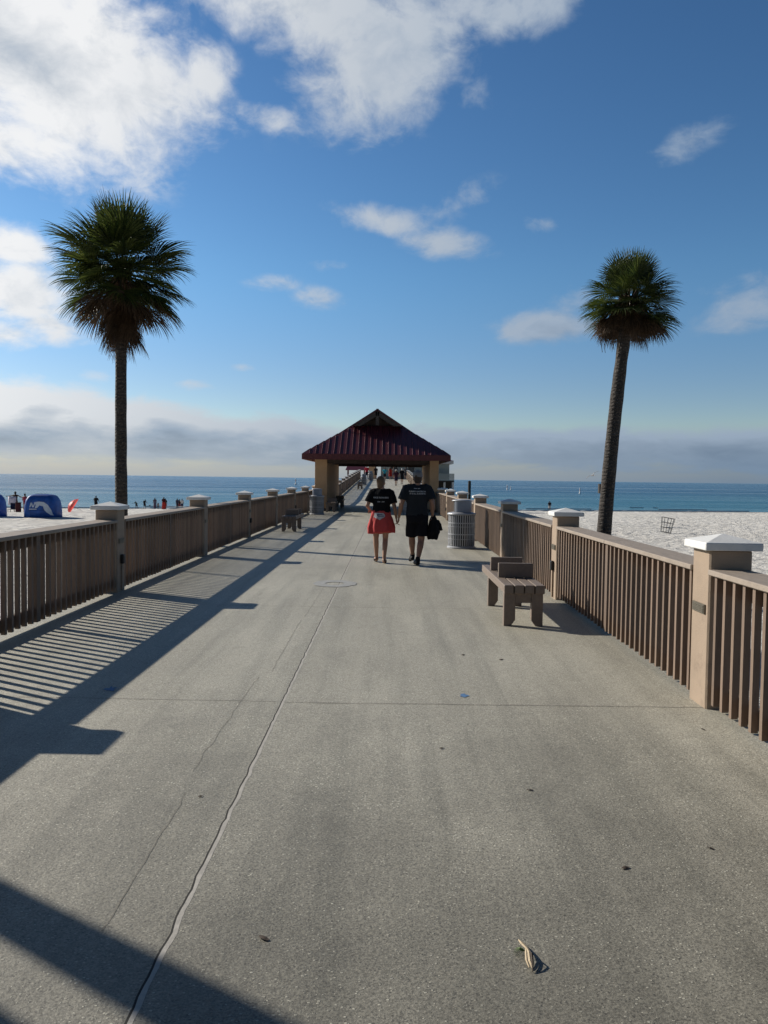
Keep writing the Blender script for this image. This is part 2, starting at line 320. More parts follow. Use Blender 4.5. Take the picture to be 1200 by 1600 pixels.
# ------------------------------------------------------------------ mesh helpers
class MB:
    def __init__(s): s.v = []; s.f = []
    def add(s, vs, fs):
        o = len(s.v); s.v += [tuple(q) for q in vs]; s.f += [tuple(i + o for i in q) for q in fs]; return s
    def box(s, x0, x1, y0, y1, z0, z1, M=None):
        vs = [Vector((x, y, z)) for z in (z0, z1) for y in (y0, y1) for x in (x0, x1)]
        if M is not None: vs = [M @ q for q in vs]
        return s.add(vs, [(0, 2, 3, 1), (4, 5, 7, 6), (0, 1, 5, 4), (2, 6, 7, 3), (0, 4, 6, 2), (1, 3, 7, 5)])
    def rings(s, rs, cap=True, closed=True):
        n = len(rs[0]); vs = [q for r in rs for q in r]; fs = []
        for i in range(len(rs) - 1):
            for j in range(n if closed else n - 1):
                a, b = i * n + j, i * n + (j + 1) % n
                fs.append((a, b, b + n, a + n))
        if cap: fs.append(tuple(range(n - 1, -1, -1))); fs.append(tuple((len(rs) - 1) * n + j for j in range(n)))
        return s.add(vs, fs)
    def tube(s, pts, rad, n=10, cap=True, flat=1.0):
        pts = [Vector(p) for p in pts]; rs = []; ref = Vector((0, 0, 1))
        if not isinstance(rad, (list, tuple)): rad = [rad] * len(pts)
        for i, p in enumerate(pts):
            d = (pts[min(i + 1, len(pts) - 1)] - pts[max(i - 1, 0)]).normalized()
            r = ref if abs(d.dot(ref)) < .95 else Vector((0, 1, 0))
            a = d.cross(r).normalized(); b = a.cross(d).normalized()
            rs.append([p + (a * math.cos(2 * math.pi * k / n) + b * math.sin(2 * math.pi * k / n) * flat) * rad[i] for k in range(n)])
        return s.rings(rs, cap)
    def lathe(s, prof, n=24, c=(0, 0, 0), cap=True):
        return s.rings([[(c[0] + r * math.cos(2 * math.pi * k / n), c[1] + r * math.sin(2 * math.pi * k / n), c[2] + z) for k in range(n)] for r, z in prof], cap)
    def ell(s, c, r, M=None, n=14, m=9):
        c = Vector(c); rs = []
        for i in range(m + 1):
            th = math.pi * (i + .02 if i == 0 else i - .02 if i == m else i) / m
            rs.append([])
            for k in range(n):
                ph = 2 * math.pi * k / n
                q = Vector((r[0] * math.sin(th) * math.cos(ph), r[1] * math.sin(th) * math.sin(ph), -r[2] * math.cos(th)))
                if M is not None: q = M @ q
                rs[-1].append(c + q)
        return s.rings(rs)
    def cap_cone(s, p, q, r0, r1, n=12):
        p, q = Vector(p), Vector(q)
        s.tube([p, q], [r0, r1], n); s.ell(p, (r0,) * 3, n=n, m=8); s.ell(q, (r1,) * 3, n=n, m=8); return s
    def obj(s, name, mat, parent=None, loc=None, smooth=False, bevel=0):
        me = bpy.data.meshes.new(name); me.from_pydata(s.v, [], s.f); me.update()
        if bevel:
            bm = bmesh.new(); bm.from_mesh(me)
            bmesh.ops.bevel(bm, geom=[e for e in bm.edges if len(e.link_faces) == 2 and e.calc_face_angle(0) > .5], offset=bevel, segments=1, affect='EDGES', profile=.5)
            bm.to_mesh(me); bm.free()
        return link(name, me, mat, parent, loc, smooth)
def link(name, me, mat, parent=None, loc=None, smooth=False):
    if mat is not None: me.materials.clear(); me.materials.append(mat)
    if smooth: me.polygons.foreach_set('use_smooth', [True] * len(me.polygons))
    o = bpy.data.objects.new(name, me); COL.objects.link(o)
    if parent is not None: o.parent = parent
    if loc is not None: o.location = loc
    return o
def thing(name, label, cat, loc=(0, 0, 0), rz=0.0, group=None):
    o = bpy.data.objects.new(name, None); COL.objects.link(o); o.empty_display_size = .2
    o.location = loc; o.rotation_euler = (0, 0, rz); return tag(o, label, cat, group)
def tag(o, label, cat, group=None):
    o['label'] = label; o['category'] = cat
    if group: o['group'] = group
    return o
def struct(o, kind='structure'):
    o['kind'] = kind; return o
def dup(root, loc, rz=0.0, label=None):
    r = root.copy(); COL.objects.link(r); r.location = loc; r.rotation_euler = (0, 0, rz)
    if label: r['label'] = label
    for ch in list(root.children):
        c = ch.copy(); COL.objects.link(c); c.parent = r
        for g in list(ch.children):
            d = g.copy(); COL.objects.link(d); d.parent = c
    return r
ORD = ['first', 'second', 'third', 'fourth', 'fifth', 'sixth', 'seventh', 'eighth', 'ninth', 'tenth', 'eleventh', 'twelfth', 'thirteenth', 'fourteenth', 'fifteenth', 'sixteenth', 'seventeenth', 'eighteenth', 'nineteenth', 'twentieth', 'twenty-first', 'twenty-second', 'twenty-third']

# ------------------------------------------------------------------ ground, water
XL, XR = -3.79, 2.33               # inner faces of the two railings
PITCH, Y0 = 5.15, 5.67 - 5.15      # posts start at Y0
def deck_z(y):
    if y <= 50: return 0.0
    if y < 58: return .032 * (y - 50) ** 2 / 16
    if y < 100: return .128 + .032 * (y - 58)
    return .128 + .032 * 42 + .032 * (8 - max(0, 108 - y) ** 2 / 8) / 2 if y < 108 else .128 + .032 * 46
def build_deck():
    ys = [-14] + [float(q) for q in range(-8, 132, 2)]
    x0, x1 = XL - .42, XR + .42
    mb = MB()
    mb.rings([[(x0, y, deck_z(y)), (x1, y, deck_z(y)), (x1, y, deck_z(y) - .5), (x0, y, deck_z(y) - .5)] for y in ys])
    struct(mb.obj('pier_deck', MAT['deck']))
build_deck()
def shore(x): return 135 + max(-34, min(40, .2 * x))
def sand_z(x, y):
    s = shore(x); y1 = 62.0
    if y < y1: z = -1.5
    else: z = -1.5 - 2.25 * (y - y1) / (s - y1)
    return z
def build_beach():
    xs = [-3000, -1000, -500, -300] + [-230, -190, -150, -130] + [q * 1.6 for q in range(-72, 73)] + [130, 150, 190, 230] + [300, 500, 1000, 3000]
    ys = [-400, -150, -60] + [-30, -18] + [q * 1.4 for q in range(-6, 104)] + [150, 165, 185]
    mb = MB(); n = len(xs)
    vs = []
    for y in ys:
        for x in xs:
            z = sand_z(x, y)
            if abs(x) < 250 and y < shore(x) - 6: z += .10 * noise.noise(Vector((x * .07, y * .07, 0))) + .05 * noise.noise(Vector((x * .22, y * .22, 3))) + .085 * noise.noise(Vector((x * .42, y * .42, 8))) + .05 * noise.noise(Vector((x * .85, y * .85, 5)))
            vs.append((x, y, z))
    fs = [(j * n + i, j * n + i + 1, (j + 1) * n + i + 1, (j + 1) * n + i) for j in range(len(ys) - 1) for i in range(n - 1)]
    mb.add(vs, fs); struct(mb.obj('beach', MAT['sand'], smooth=True))
build_beach()
SEA_Z = -3.75
mb = MB(); mb.add([(-40000, 60, SEA_Z), (40000, 60, SEA_Z), (40000, 60000, SEA_Z), (-40000, 60000, SEA_Z)], [(0, 1, 2, 3)])
struct(mb.obj('sea', MAT['sea']))
def foam():
    mb = MB()
    for k, (off, amp, wid, y_in) in enumerate(((0.2, .9, .40, .02), (7.5, 1.5, .5, .06), (16, 2.2, .45, .1))):
        run = []
        x = -160.0
        while x < 190:
            y = shore(x) + off + amp * noise.noise(Vector((x * .05, k * 9.0, 0))) * 1.6 + .3 * noise.noise(Vector((x * .5, k * 9.0, 4)))
            g = noise.noise(Vector((x * .045 + 40 * k, 2.0, 7))) + (.25 if k == 0 else -.12)
            w = wid * max(0.0, min(1, g * 2.2)) * (.7 + .5 * noise.noise(Vector((x * .9, k, 0))))
            run.append((x, y, w)); x += 1.0
        for (xa, ya, wa), (xb, yb, wb) in zip(run, run[1:]):
            if wa > .03 and wb > .03:
                z = SEA_Z + .05
                rs = [[(xx, yy - ww, z - .02), (xx, yy, z + .16), (xx, yy + ww, z - .02)] for xx, yy, ww in ((xa, ya, wa), (xb, yb, wb))]
                mb.rings(rs, False, False)
    o = mb.obj('sea_foam', pm('sea_foam_white', (.62, .65, .66), .9, .1, 2, .2, 8)); struct(o, 'stuff'); o['label'] = 'broken white lines of foam where small waves reach the sand'
foam()

# ------------------------------------------------------------------ joints and marks on the deck
def ribbon(name, pts, w, z, mat, wig=.0, seed=0):
    mb = MB(); L = []
    for i, p in enumerate(pts):
        d = (Vector(pts[min(i + 1, len(pts) - 1)]) - Vector(pts[max(0, i - 1)])).normalized(); nrm = Vector((-d.y, d.x))
        q = Vector(p) + nrm * wig * (noise.noise(Vector((i * .33, seed, 0))) + .5 * noise.noise(Vector((i * 1.1, seed, 5))))
        ww = w * (1 + .5 * noise.noise(Vector((i * .45, seed, 9)))) / 2
        zz = deck_z(q.y) + z
        L.append([(q.x - nrm.x * ww, q.y - nrm.y * ww, zz), (q.x + nrm.x * ww, q.y + nrm.y * ww, zz)])
    mb.rings(L, False, False); return mb.obj(name, mat)
def line(p, q, step):
    p, q = Vector(p), Vector(q); n = max(2, int((q - p).length / step)); return [tuple(p.lerp(q, i / n)) for i in range(n + 1)]
JX = -.775
struct(ribbon('centre_joint_sealant', line((JX + .010, -4), (JX + .06, 48), .05), .018, .0007, MAT['sealant'], .010, 1))
struct(ribbon('centre_joint_gap', line((JX - .002, -4), (JX + .048, 48), .05), .011, .0004, MAT['crack'], .010, 1))
struct(ribbon('centre_joint_gap', line((JX + .044, 48.0), (JX + .1, 104), .5), .03, .004, MAT['hair_crack'], .016, 1))
k = 0
for y in [5.66 + 4.26 * q for q in range(0, 22)]:
    struct(ribbon('cross_joint', line((JX + .03, y), (XR + .1, y + .03), .1), .007, .003, MAT['hair_crack'], .012, k)); k += 1
    struct(ribbon('cross_joint', line((XL + .0, y + .05), (JX - .03, y + .02), .1), .006, .003, MAT['hair_crack'], .012, k)); k += 1
for (a, b_) in (((-1.02, 2.75), (-1.03, 4.0)), ((-1.08, 4.3), (-1.06, 6.4)), ((-.98, 6.6), (-1.0, 9.0)), ((-.98, 9.2), (-.96, 11.8))):
    struct(ribbon('hairline_crack', line(a, b_, .07), .0026, .0022, MAT['hair_crack'], .02, k)); k += 1
def splat(name, x, y, rx, ry, mat, label, cat, seed, ring=0.0, n=40, jag=.35, z=.003, group=None):
    mb = MB(); o_, i_ = [], []
    for j in range(n):
        a = 2 * math.pi * j / n
        s = 1 + jag * noise.noise(Vector((math.cos(a) * 2.2, math.sin(a) * 2.2, seed)))
        o_.append((rx * s * math.cos(a), ry * s * math.sin(a), 0)); i_.append((rx * ring * math.cos(a), ry * ring * math.sin(a), 0))
    if ring: mb.rings([i_, o_], False)
    else: mb.add(o_, [tuple(range(n))])
    o = mb.obj(name, mat, loc=(x, y, z)); tag(o, label, cat, group); return o
splat('painted_ring', -.83, 12.15, .34, .40, MAT['palepaint'], 'worn pale painted circle straddling the centre joint of the concrete', 'painted circle', 3, .42, jag=.12, z=.0055)
for i, (x, y, s, lb) in enumerate(((.595, 5.914, .032, 'small blue spray paint mark on the concrete right of the centre joint'), (-2.13, 5.945, .04, 'small blue paint mark in the shade of the left railing'))):
    splat('paint_mark', x, y, s, s * 1.3, MAT['bluepaint'], lb, 'paint mark', 20 + i, jag=1.1, group='blue paint marks on the deck')

# ------------------------------------------------------------------ railings
def slats_mesh(L, s, side):
    """one bay; runs along +Y from 0 to L, inner face at x=0, outer towards side*x; s = slope"""
    cap = MB(); sl = MB(); rl = MB()
    sx = side
    def bx(mb, xa, xb, ya, yb, za, zb):
        x0, x1 = sorted((xa * sx, xb * sx))
        o = len(mb.v); mb.box(x0, x1, ya, yb, za, zb)
        for i in range(o, len(mb.v)):
            v = mb.v[i]; mb.v[i] = (v[0], v[1], v[2] + s * v[1])
    bx(cap, -.015, .285, .006, L / 2 - .002, .985, 1.025); bx(cap, -.015, .285, L / 2 + .002, L - .006, .985, 1.025)
    n = 33
    for i in range(n):
        y = .08 + (L - .16) * i / (n - 1)
        j = random.uniform(-.004, .004)
        w = .019 if i != n // 2 else .045
        bx(sl, .016, .062, y - w + j, y + w + j, .045 + random.uniform(-.006, .004), .983)
    bx(rl, .064, .104, .004, L - .004, .865, .983); bx(rl, .064, .104, .004, L - .004, .06, .19)
    return cap, sl, rl
PANEL = {}
def panel(side, y0, L, s, label):
    x = XL if side < 0 else XR
    t = thing('slatted_railing', label, 'railing', (x, y0, deck_z(y0)), 0, 'slatted railing panels along the pier')
    key = (side, round(s, 5), round(L, 3))
    if key not in PANEL:
        cap, sl, rl = slats_mesh(L, s, side)
        a = cap.obj('handrail_board', MAT['railtop'], t, bevel=.006); b = sl.obj('slats', MAT['slat'], t); c = rl.obj('support_boards', MAT['slat'], t)
        PANEL[key] = (a.data, b.data, c.data)
    else:
        for nm, me in zip(('handrail_board', 'slats', 'support_boards'), PANEL[key]):
            o = bpy.data.objects.new(nm, me); COL.objects.link(o); o.parent = t
    return t
PW_ = .31
def make_post(side, outlet):
    t = thing('railing_post', '', 'post', (0, 0, 0), 0, 'white capped posts of the pier railings')
    a, b = (0, PW_) if side > 0 else (-PW_, 0)
    m = MB(); m.box(a, b, 0, PW_, -.02, 1.165)
    pv = m.obj('pillar', MAT['stucco'], t, bevel=.012)
    m = MB(); e = .052; h = .055
    lo = [(a - e, -e, 1.165), (b + e, -e, 1.165), (b + e, PW_ + e, 1.165), (a - e, PW_ + e, 1.165)]
    up = [(x, y, 1.165 + h) for x, y, _ in lo]
    m.rings([lo, up], False); m.f.append((3, 2, 1, 0))
    q = len(m.v); m.v.append(((a + b) / 2, PW_ / 2, 1.165 + h + .058)); m.f += [(4, 5, q), (5, 6, q), (6, 7, q), (7, 4, q)]
    m.obj('cap', MAT['white'], t, bevel=.005)
    s = -1 if side > 0 else 1                              # the face towards the deck
    m = MB(); xs = sorted((s * .002, s * .012)); m.box(xs[0], xs[1], .045, .265, .69, .76)
    for k in range(5):
        xs = sorted((s * .012, s * .019)); m.box(xs[0], xs[1], .055, .255, .698 + k * .012, .704 + k * .012)
    m.obj('vent_grille', MAT['vent'], t)
    if outlet:
        m = MB(); xs = sorted((s * .002, s * .05)); m.box(xs[0], xs[1], .11, .19, .40, .53); o = m.obj('outlet_cover', MAT['black'], t, bevel=.01)
        m = MB(); xs = sorted((s * .002, s * .024)); m.box(xs[0], xs[1], .14, .16, .02, .398); m.obj('conduit', MAT['stucco'], t)
    return t
PROTO = {}
def post(side, y, label, outlet):
    k = (side, outlet); x = XL if side < 0 else XR
    if k not in PROTO: PROTO[k] = make_post(side, outlet); o = PROTO[k]
    else: o = dup(PROTO[k], (0, 0, 0))
    o.location = (x, y, deck_z(y + PW_ / 2)); o['label'] = label
    return o
N_POST = 21
for side, word, first in ((-1, 'left', 2), (1, 'right', 1)):
    for i in range(-1, N_POST):
        y = Y0 + PITCH * i + (-.02 if side > 0 else .05)
        k = i - first
        if k < 0: lb = 'tan capped %s railing post just outside the photo, %s before the first in view' % (word, 'one step' if k == -1 else 'two steps' if k == -2 else 'three steps')
        else: lb = 'tan railing post with white cap, %s in view from the camera along the %s railing' % (ORD[k], word)
        post(side, y, lb, i % 2 == 0)
        if i < N_POST - 1:
            ya, yb = y + PW_, y + PITCH
            s = (deck_z(yb) - deck_z(ya)) / (yb - ya)
            if k < -1: lb = 'brown slatted %s railing panel outside the photo, %s' % (word, 'beside the camera' if k == -2 else 'behind the camera')
            elif k == -1: lb = 'brown slatted panel of the %s railing, nearest the camera and cut by the photo edge' % word
            else: lb = 'brown slatted panel of the %s railing between its %s and %s visible posts' % (word, ORD[k], ORD[k + 1])
            panel(side, ya, yb - ya, s, lb)

# ------------------------------------------------------------------ benches
def make_bench():
    t = thing('bench', '', 'bench', group='backless slatted benches on the pier')
    L = 2.12; z1 = .47; z0 = .375; xs = [0, .1175, .235, .3525]
    for x in xs:
        m = MB(); m.box(x, x + .105, 0, L, z0, z1); m.obj('seat_plank', MAT['plank'], t, bevel=.006)
    for y in (.70, 1.42):
        m = MB(); m.box(.03, .445, y, y + .06, z1 + .001, z1 + .175); m.obj('divider', MAT['plank'], t, bevel=.005)
    for y in (.04, 1.30 + .14):
        for sgn in (0, 1):
            if sgn == 0: pr = [(.005, 0), (.085, 0), (.135, .07), (.135, z0 - .001), (.005, z0 - .001)]
            else: pr = [(.452 - a, b) for a, b in ((.005, 0), (.085, 0), (.135, .07), (.135, z0 - .001), (.005, z0 - .001))][::-1]
            m = MB(); m.rings([[(a, y, b) for a, b in pr], [(a, y + .085, b) for a, b in pr]]); m.obj('leg', MAT['plank'], t, bevel=.004)
    m = MB(); m.box(.137, .315, .05, .11, z0 - .11, z0 - .001); m.box(.137, .315, 1.45, 1.51, z0 - .11, z0 - .001); m.box(.2, .25, .112, 1.448, z0 - .09, z0 - .02); m.obj('stretcher', MAT['plank'], t)
    return t
bench0 = make_bench(); bench0.location = (1.315, 8.76, 0); bench0['label'] = 'large brown bench with two dividers in front of the right railing, nearest the camera'
for x, y, lb in ((-3.27, 23.75, 'small looking bench by the left railing, on the near side of the left bin'), (-3.06, 37.9, 'dark bench at the front end of the left pavilion wall'), (-3.03, 43.5, 'dark bench inside the pavilion along its left wall'),
                 (-3.0, 74.0, 'far bench on the left of the ramp beyond the pavilion'), (1.15, 67.5, 'far bench on the right of the ramp behind the walking man')):
    b = dup(bench0, (x, y, deck_z(y)), 0, lb)
    if y > 50: b.rotation_euler = (R(1.8), 0, 0)

# ------------------------------------------------------------------ litter bins
def make_bin():
    t = thing('litter_bin', '', 'trash can', group='slatted metal litter bins on the pier')
    r = .325
    m = MB()
    for k in range(36):
        a = 2 * math.pi * k / 36; M = Matrix.Rotation(a, 4, 'Z'); m.box(r - .012, r - .004, -.0135, .0135, .05, .80, M)
    for z in (.33, .60, .22, .52):
        h = .026 if z in (.33, .60) else .012
        m.lathe([(r - .003, z), (r + .004, z), (r + .004, z + h), (r - .003, z + h), (r - .003, z)], 40, cap=False)
    m.obj('slatted_basket', MAT['can'], t)
    m = MB(); m.lathe([(r - .03, 0), (r + .02, 0), (r + .024, .03), (r - .005, .055), (r - .03, .055)], 40); m.obj('base_ring', MAT['can'], t)
    m = MB(); m.lathe([(.285, .06), (.285, .80)], 28); m.obj('liner', MAT['liner'], t)
    m = MB(); m.lathe([(.30, .801), (r + .02, .805), (r + .026, .825), (r + .015, .85), (.22, .872)], 40); lid = m.obj('lid', MAT['can'], t, smooth=True)
    m = MB(); rs = []
    a0 = R(180 + 38)                    # hood wall open towards the walkway (-x)
    seg = 30
    for rr, z in ((.235, .873), (.235, 1.135), (.215, 1.135), (.215, .873)):
        rs.append([(rr * math.cos(a0 + (2 * math.pi - R(76)) * k / seg), rr * math.sin(a0 + (2 * math.pi - R(76)) * k / seg), z) for k in range(seg + 1)])
    m.rings(rs + [rs[0]], False, False); m.obj('hood', MAT['can_hood'], t, smooth=False)
    m = MB(); m.lathe([(.20, 1.137), (.243, 1.137), (.245, 1.152), (.18, 1.172), (.02, 1.18)], 36); m.obj('hood_top', MAT['can'], t, smooth=True)
    m = MB(); m.lathe([(.20, .874), (.20, 1.130)], 24); m.obj('hopper', MAT['liner'], t)
    return t
bin0 = make_bin(); bin0.location = (1.77, 18.9, 0); bin0['label'] = 'silver slatted trash can with grey hood near the right railing, beyond the large bench'
for x, y, lb in ((-3.25, 35.2, 'grey slatted trash can by the left railing in front of the pavilion'), (1.0, 37.2, 'shaded trash can under the pavilion eave, half hidden behind the walking man'), (-2.75, 84.5, 'far trash can at the top left of the ramp'), (-2.35, 99, 'farthest trash can, left of the walkers before the end building')):
    dup(bin0, (x, y, deck_z(y)), 0, lb)

# ------------------------------------------------------------------ pavilion
def build_pavilion():
    cx = -.64; hw = 3.60; y0, y1 = 38.0, 49.3; ze = 2.83; rise = 2.34; zt = ze + rise
    g = 2.35                       # depth of the front hip before the gablet
    frac = g / hw                  # share of the rise the hip covers
    zg = ze + rise * frac; gw = hw * (1 - frac)
    t = thing('pavilion', 'open shade pavilion with maroon metal hip roof on two ochre pier walls', 'pavilion', (cx, 0, 0))
    th = .05
    m = MB(); A = lambda x, y, z: (x, y, z)
    # side planes (eave to ridge), front and rear hips; each a slab with thickness
    def slab(mm, pts, d=th):
        lo = [(p[0], p[1], p[2] - d) for p in pts]; mm.rings([lo, pts])
    yr0, yr1 = y0 + g - .45, y1 - g + .45     # the ridge runs past the gablet wall
    for s in (-1, 1):
        pts = [A(s * hw, y0, ze), A(s * hw, y1, ze), A(s * gw, y1 - g, zg), A(s * gw, yr1, zg), A(s * .004, yr1, zt), A(s * .004, yr0, zt), A(s * gw, yr0, zg), A(s * gw, y0 + g, zg)]
        if s < 0: pts = pts[::-1]
        slab(m, pts)
    for ya, yb, s in ((y0, y0 + g, 1), (y1, y1 - g, -1)):
        pts = [A(-hw + .01, ya, ze), A(hw - .01, ya, ze), A(gw, yb, zg), A(-gw, yb, zg)]
        if s < 0: pts = pts[::-1]
        slab(m, pts)
    roof = m.obj('roof', MAT['roofred'], t)
    # standing seams
    m = MB(); n = 24
    for i in range(n + 1):
        x = -hw + .06 + (2 * hw - .12) * i / n
        d = min(g, (hw - abs(x))) - .02
        if d > .1:
            for ya, sg in ((y0, 1), (y1, -1)):
                w = .020; hgt = .032
                p0 = [(x - w, ya, ze + .002), (x + w, ya, ze + .002), (x + w * .5, ya, ze + hgt), (x - w * .5, ya, ze + hgt)]
                dz = d / hw * rise
                p1 = [(a, b + sg * d, c + dz) for a, b, c in p0]
                m.rings([p0, p1] if sg > 0 else [p1, p0])
    k = int((y1 - y0) / .31)
    for s in (-1, 1):
        for i in range(k + 1):
            y = y0 + .06 + (y1 - y0 - .12) * i / k
            d = min(hw - .01, (min(y - y0, y1 - y)) / g * (hw - gw))
            if yr0 < y < yr1: d = hw - .01
            if d > .15:
                p0 = [(s * hw, y - .022, ze + .002), (s * hw, y + .022, ze + .002), (s * hw, y + .011, ze + .045), (s * hw, y - .011, ze + .045)]
                p1 = [(a - s * d, b, c + d / hw * rise) for a, b, c in p0]
                m.rings([p0, p1])
    m.obj('roof_seams', MAT['roofred'], roof)
    m = MB(); m.box(-.06, .06, yr0 - .03, yr1 + .03, zt - .03, zt + .035); m.obj('ridge_cap', MAT['roofred'], roof)
    # gablet: recessed wall, king post and rake boards
    for ya, s in ((y0 + g, 1), (y1 - g, -1)):
        m = MB(); yy = ya + s * .35
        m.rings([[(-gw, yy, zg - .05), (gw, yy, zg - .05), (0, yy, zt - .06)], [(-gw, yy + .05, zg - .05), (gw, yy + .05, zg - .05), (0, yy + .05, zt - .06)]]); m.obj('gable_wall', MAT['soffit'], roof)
        m = MB(); yf = ya - s * .40
        m.box(-.085, .085, min(yf, yf + s * .1), max(yf, yf + s * .1), zg + .02, zt - .10)
        for q in (-1, 1):
            p = [(q * (gw + .02), yf, zg - .03), (q * .02, yf, zt - .07), (q * .02, yf, zt - .32), (q * (gw - .40), yf, zg - .03)]
            m.rings([p, [(a, b + s * .09, c) for a, b, c in p]])
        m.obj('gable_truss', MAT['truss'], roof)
    m = MB(); zb = 2.55
    m.box(-hw - .02, hw + .02, y0 - .03, y0 + .03, zb, ze + .0); m.box(-hw - .02, hw + .02, y1 - .03, y1 + .03, zb, ze)
    m.box(-hw - .025, -hw + .03, y0 + .031, y1 - .031, zb, ze); m.box(hw - .03, hw + .025, y0 + .031, y1 - .031, zb, ze)
    m.obj('fascia', MAT['fascia'], t, bevel=.008)
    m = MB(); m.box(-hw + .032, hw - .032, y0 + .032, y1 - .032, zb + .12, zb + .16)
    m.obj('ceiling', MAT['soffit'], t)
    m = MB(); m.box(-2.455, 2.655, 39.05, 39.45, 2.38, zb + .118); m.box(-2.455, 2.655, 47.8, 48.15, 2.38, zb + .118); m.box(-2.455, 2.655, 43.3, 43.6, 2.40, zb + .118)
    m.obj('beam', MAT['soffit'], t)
    for x0, x1, ya, yb in ((-3.07, -2.46, 39.0, 48.2), (2.66, 3.11, 39.0, 48.2)):
        m = MB(); m.box(x0, x1, ya, yb, .0, 2.60); c = m.obj('pier_wall', MAT['ochre'], t, bevel=.01)
        m = MB(); m.box(x0 - .03, x1 + .03, ya - .03, yb + .03, .0, .14); m.obj('wall_plinth', MAT['plinth'], c)
build_pavilion()

# ------------------------------------------------------------------ buildings at the end of the pier
def build_end_house():
    t = thing('pier_house', 'grey-green sided bait house with maroon roof and balcony at the far end of the pier', 'building', (0, 0, 0))
    zf = deck_z(112); y0 = 112.0; x0, x1 = -1.2, 8.6; y1 = 122
    m = MB(); m.box(x0, x1, y0, y1, zf - .05, zf + 2.75); w = m.obj('wall', MAT['siding'], t)
    m = MB()
    for k in range(14): m.box(x0 - .012, x1 + .012, y0 - .02, y0 - .002, zf + .08 + k * .19, zf + .09 + k * .19)
    m.obj('siding_laps', MAT['trim'], w)
    m = MB(); m.box(x0 - .5, x1 + .55, y0 - .6, y1 + .6, zf + 2.3, zf + 2.72); m.obj('fascia', MAT['trim'], t)
    m = MB(); a, b = (x0 - .6, x1 + .62), (y0 - .7, y1 + .7); zr = zf + 2.725
    lo = [(a[0], b[0], zr), (a[1], b[0], zr), (a[1], b[1], zr), (a[0], b[1], zr)]; up = [(a[0] + 2.8, b[0] + 4.5, zr + .95), (a[1] - 2.8, b[0] + 4.5, zr + .95), (a[1] - 2.8, b[1] - 4.5, zr + .95), (a[0] + 2.8, b[1] - 4.5, zr + .95)]
    m.rings([lo, up]); m.obj('roof', MAT['roofred'], t)
    m = MB(); m.box(-2.95, -1.85, y0 - .4, y0 + .6, zf, zf + 2.3); m.obj('entry_column', MAT['ochre'], t)
    for x in (0.2, 2.6, 6.0):
        m = MB(); m.box(x, x + 1.1, y0 - .045, y0 - .022, zf + .95, zf + 2.05); f = m.obj('window', MAT['trim'], t)
        m = MB(); m.box(x + .07, x + 1.03, y0 - .052, y0 - .046, zf + 1.02, zf + 1.98); m.obj('pane', MAT['glass'], f)
    m = MB(); m.box(2.9, 9.15, y0 - 2.2, y0 - .06, zf - .30, zf - .08); fl = m.obj('balcony_floor', MAT['dpost'], t)
    m = MB()
    for k in range(6): m.box(2.9, 9.15, y0 - 2.2, y0 - 2.14, zf - .07 + k * .165, zf + .07 + k * .165); m.box(9.09, 9.15, y0 - 2.13, y0 - .06, zf - .07 + k * .165, zf + .07 + k * .165)
    m.obj('balcony_rail', MAT['siding'], t)
    for x in (3.2, 4.9, 6.6, 7.8, 9.0):
        for y in (y0 - 2.0, y0 + 6):
            m = MB(); m.tube([(x, y, -6.0), (x, y, zf - .31)], .14, 10); m.obj('pile', MAT['trim'] if y < y0 else MAT['dpost'], t)
    m = MB(); m.box(2.9, 9.0, y0 - .04, y1, zf - 1.2, zf - .31); m.obj('sub_floor', MAT['dpost'], t)
build_end_house()
def build_shelter():
    zf = deck_z(114); t = thing('sun_shelter', 'small maroon roofed shelter on thin posts beyond the left railing', 'shelter', (-4.85, 115, zf))
    m = MB(); lo = [(-1.55, -1.2, 1.25), (1.55, -1.2, 1.25), (1.55, 1.2, 1.25), (-1.55, 1.2, 1.25)]; up = [(-1.35, -.1, 1.85), (1.35, -.1, 1.85), (1.35, .1, 1.85), (-1.35, .1, 1.85)]
    m.rings([lo, up]); m.obj('roof', MAT['roofred'], t)
    m = MB(); m.box(-1.5, 1.5, -1.15, 1.15, .0, .05); m.rings([[(-1.6, -1.3, -.10), (1.6, -1.3, -.10), (1.6, 1.3, -.10), (-1.6, 1.3, -.10)], [(-1.6, -1.3, -.003), (1.6, -1.3, -.003), (1.6, 1.3, -.003), (-1.6, 1.3, -.003)]]); m.obj('platform', MAT['deck'], t)
    for x in (-1.2, 0.35, 1.2):
        for y in (-.9, .9):
            m = MB(); m.box(x - .07, x + .07, y - .07, y + .07, .052, 1.249); m.obj('post', MAT['fascia'], t)
    for x in (-1.2, 1.2):
        m = MB(); m.tube([(x, 0, -7.5), (x, 0, -.101)], .15, 10); m.obj('pile', MAT['trim'], t)
build_shelter()

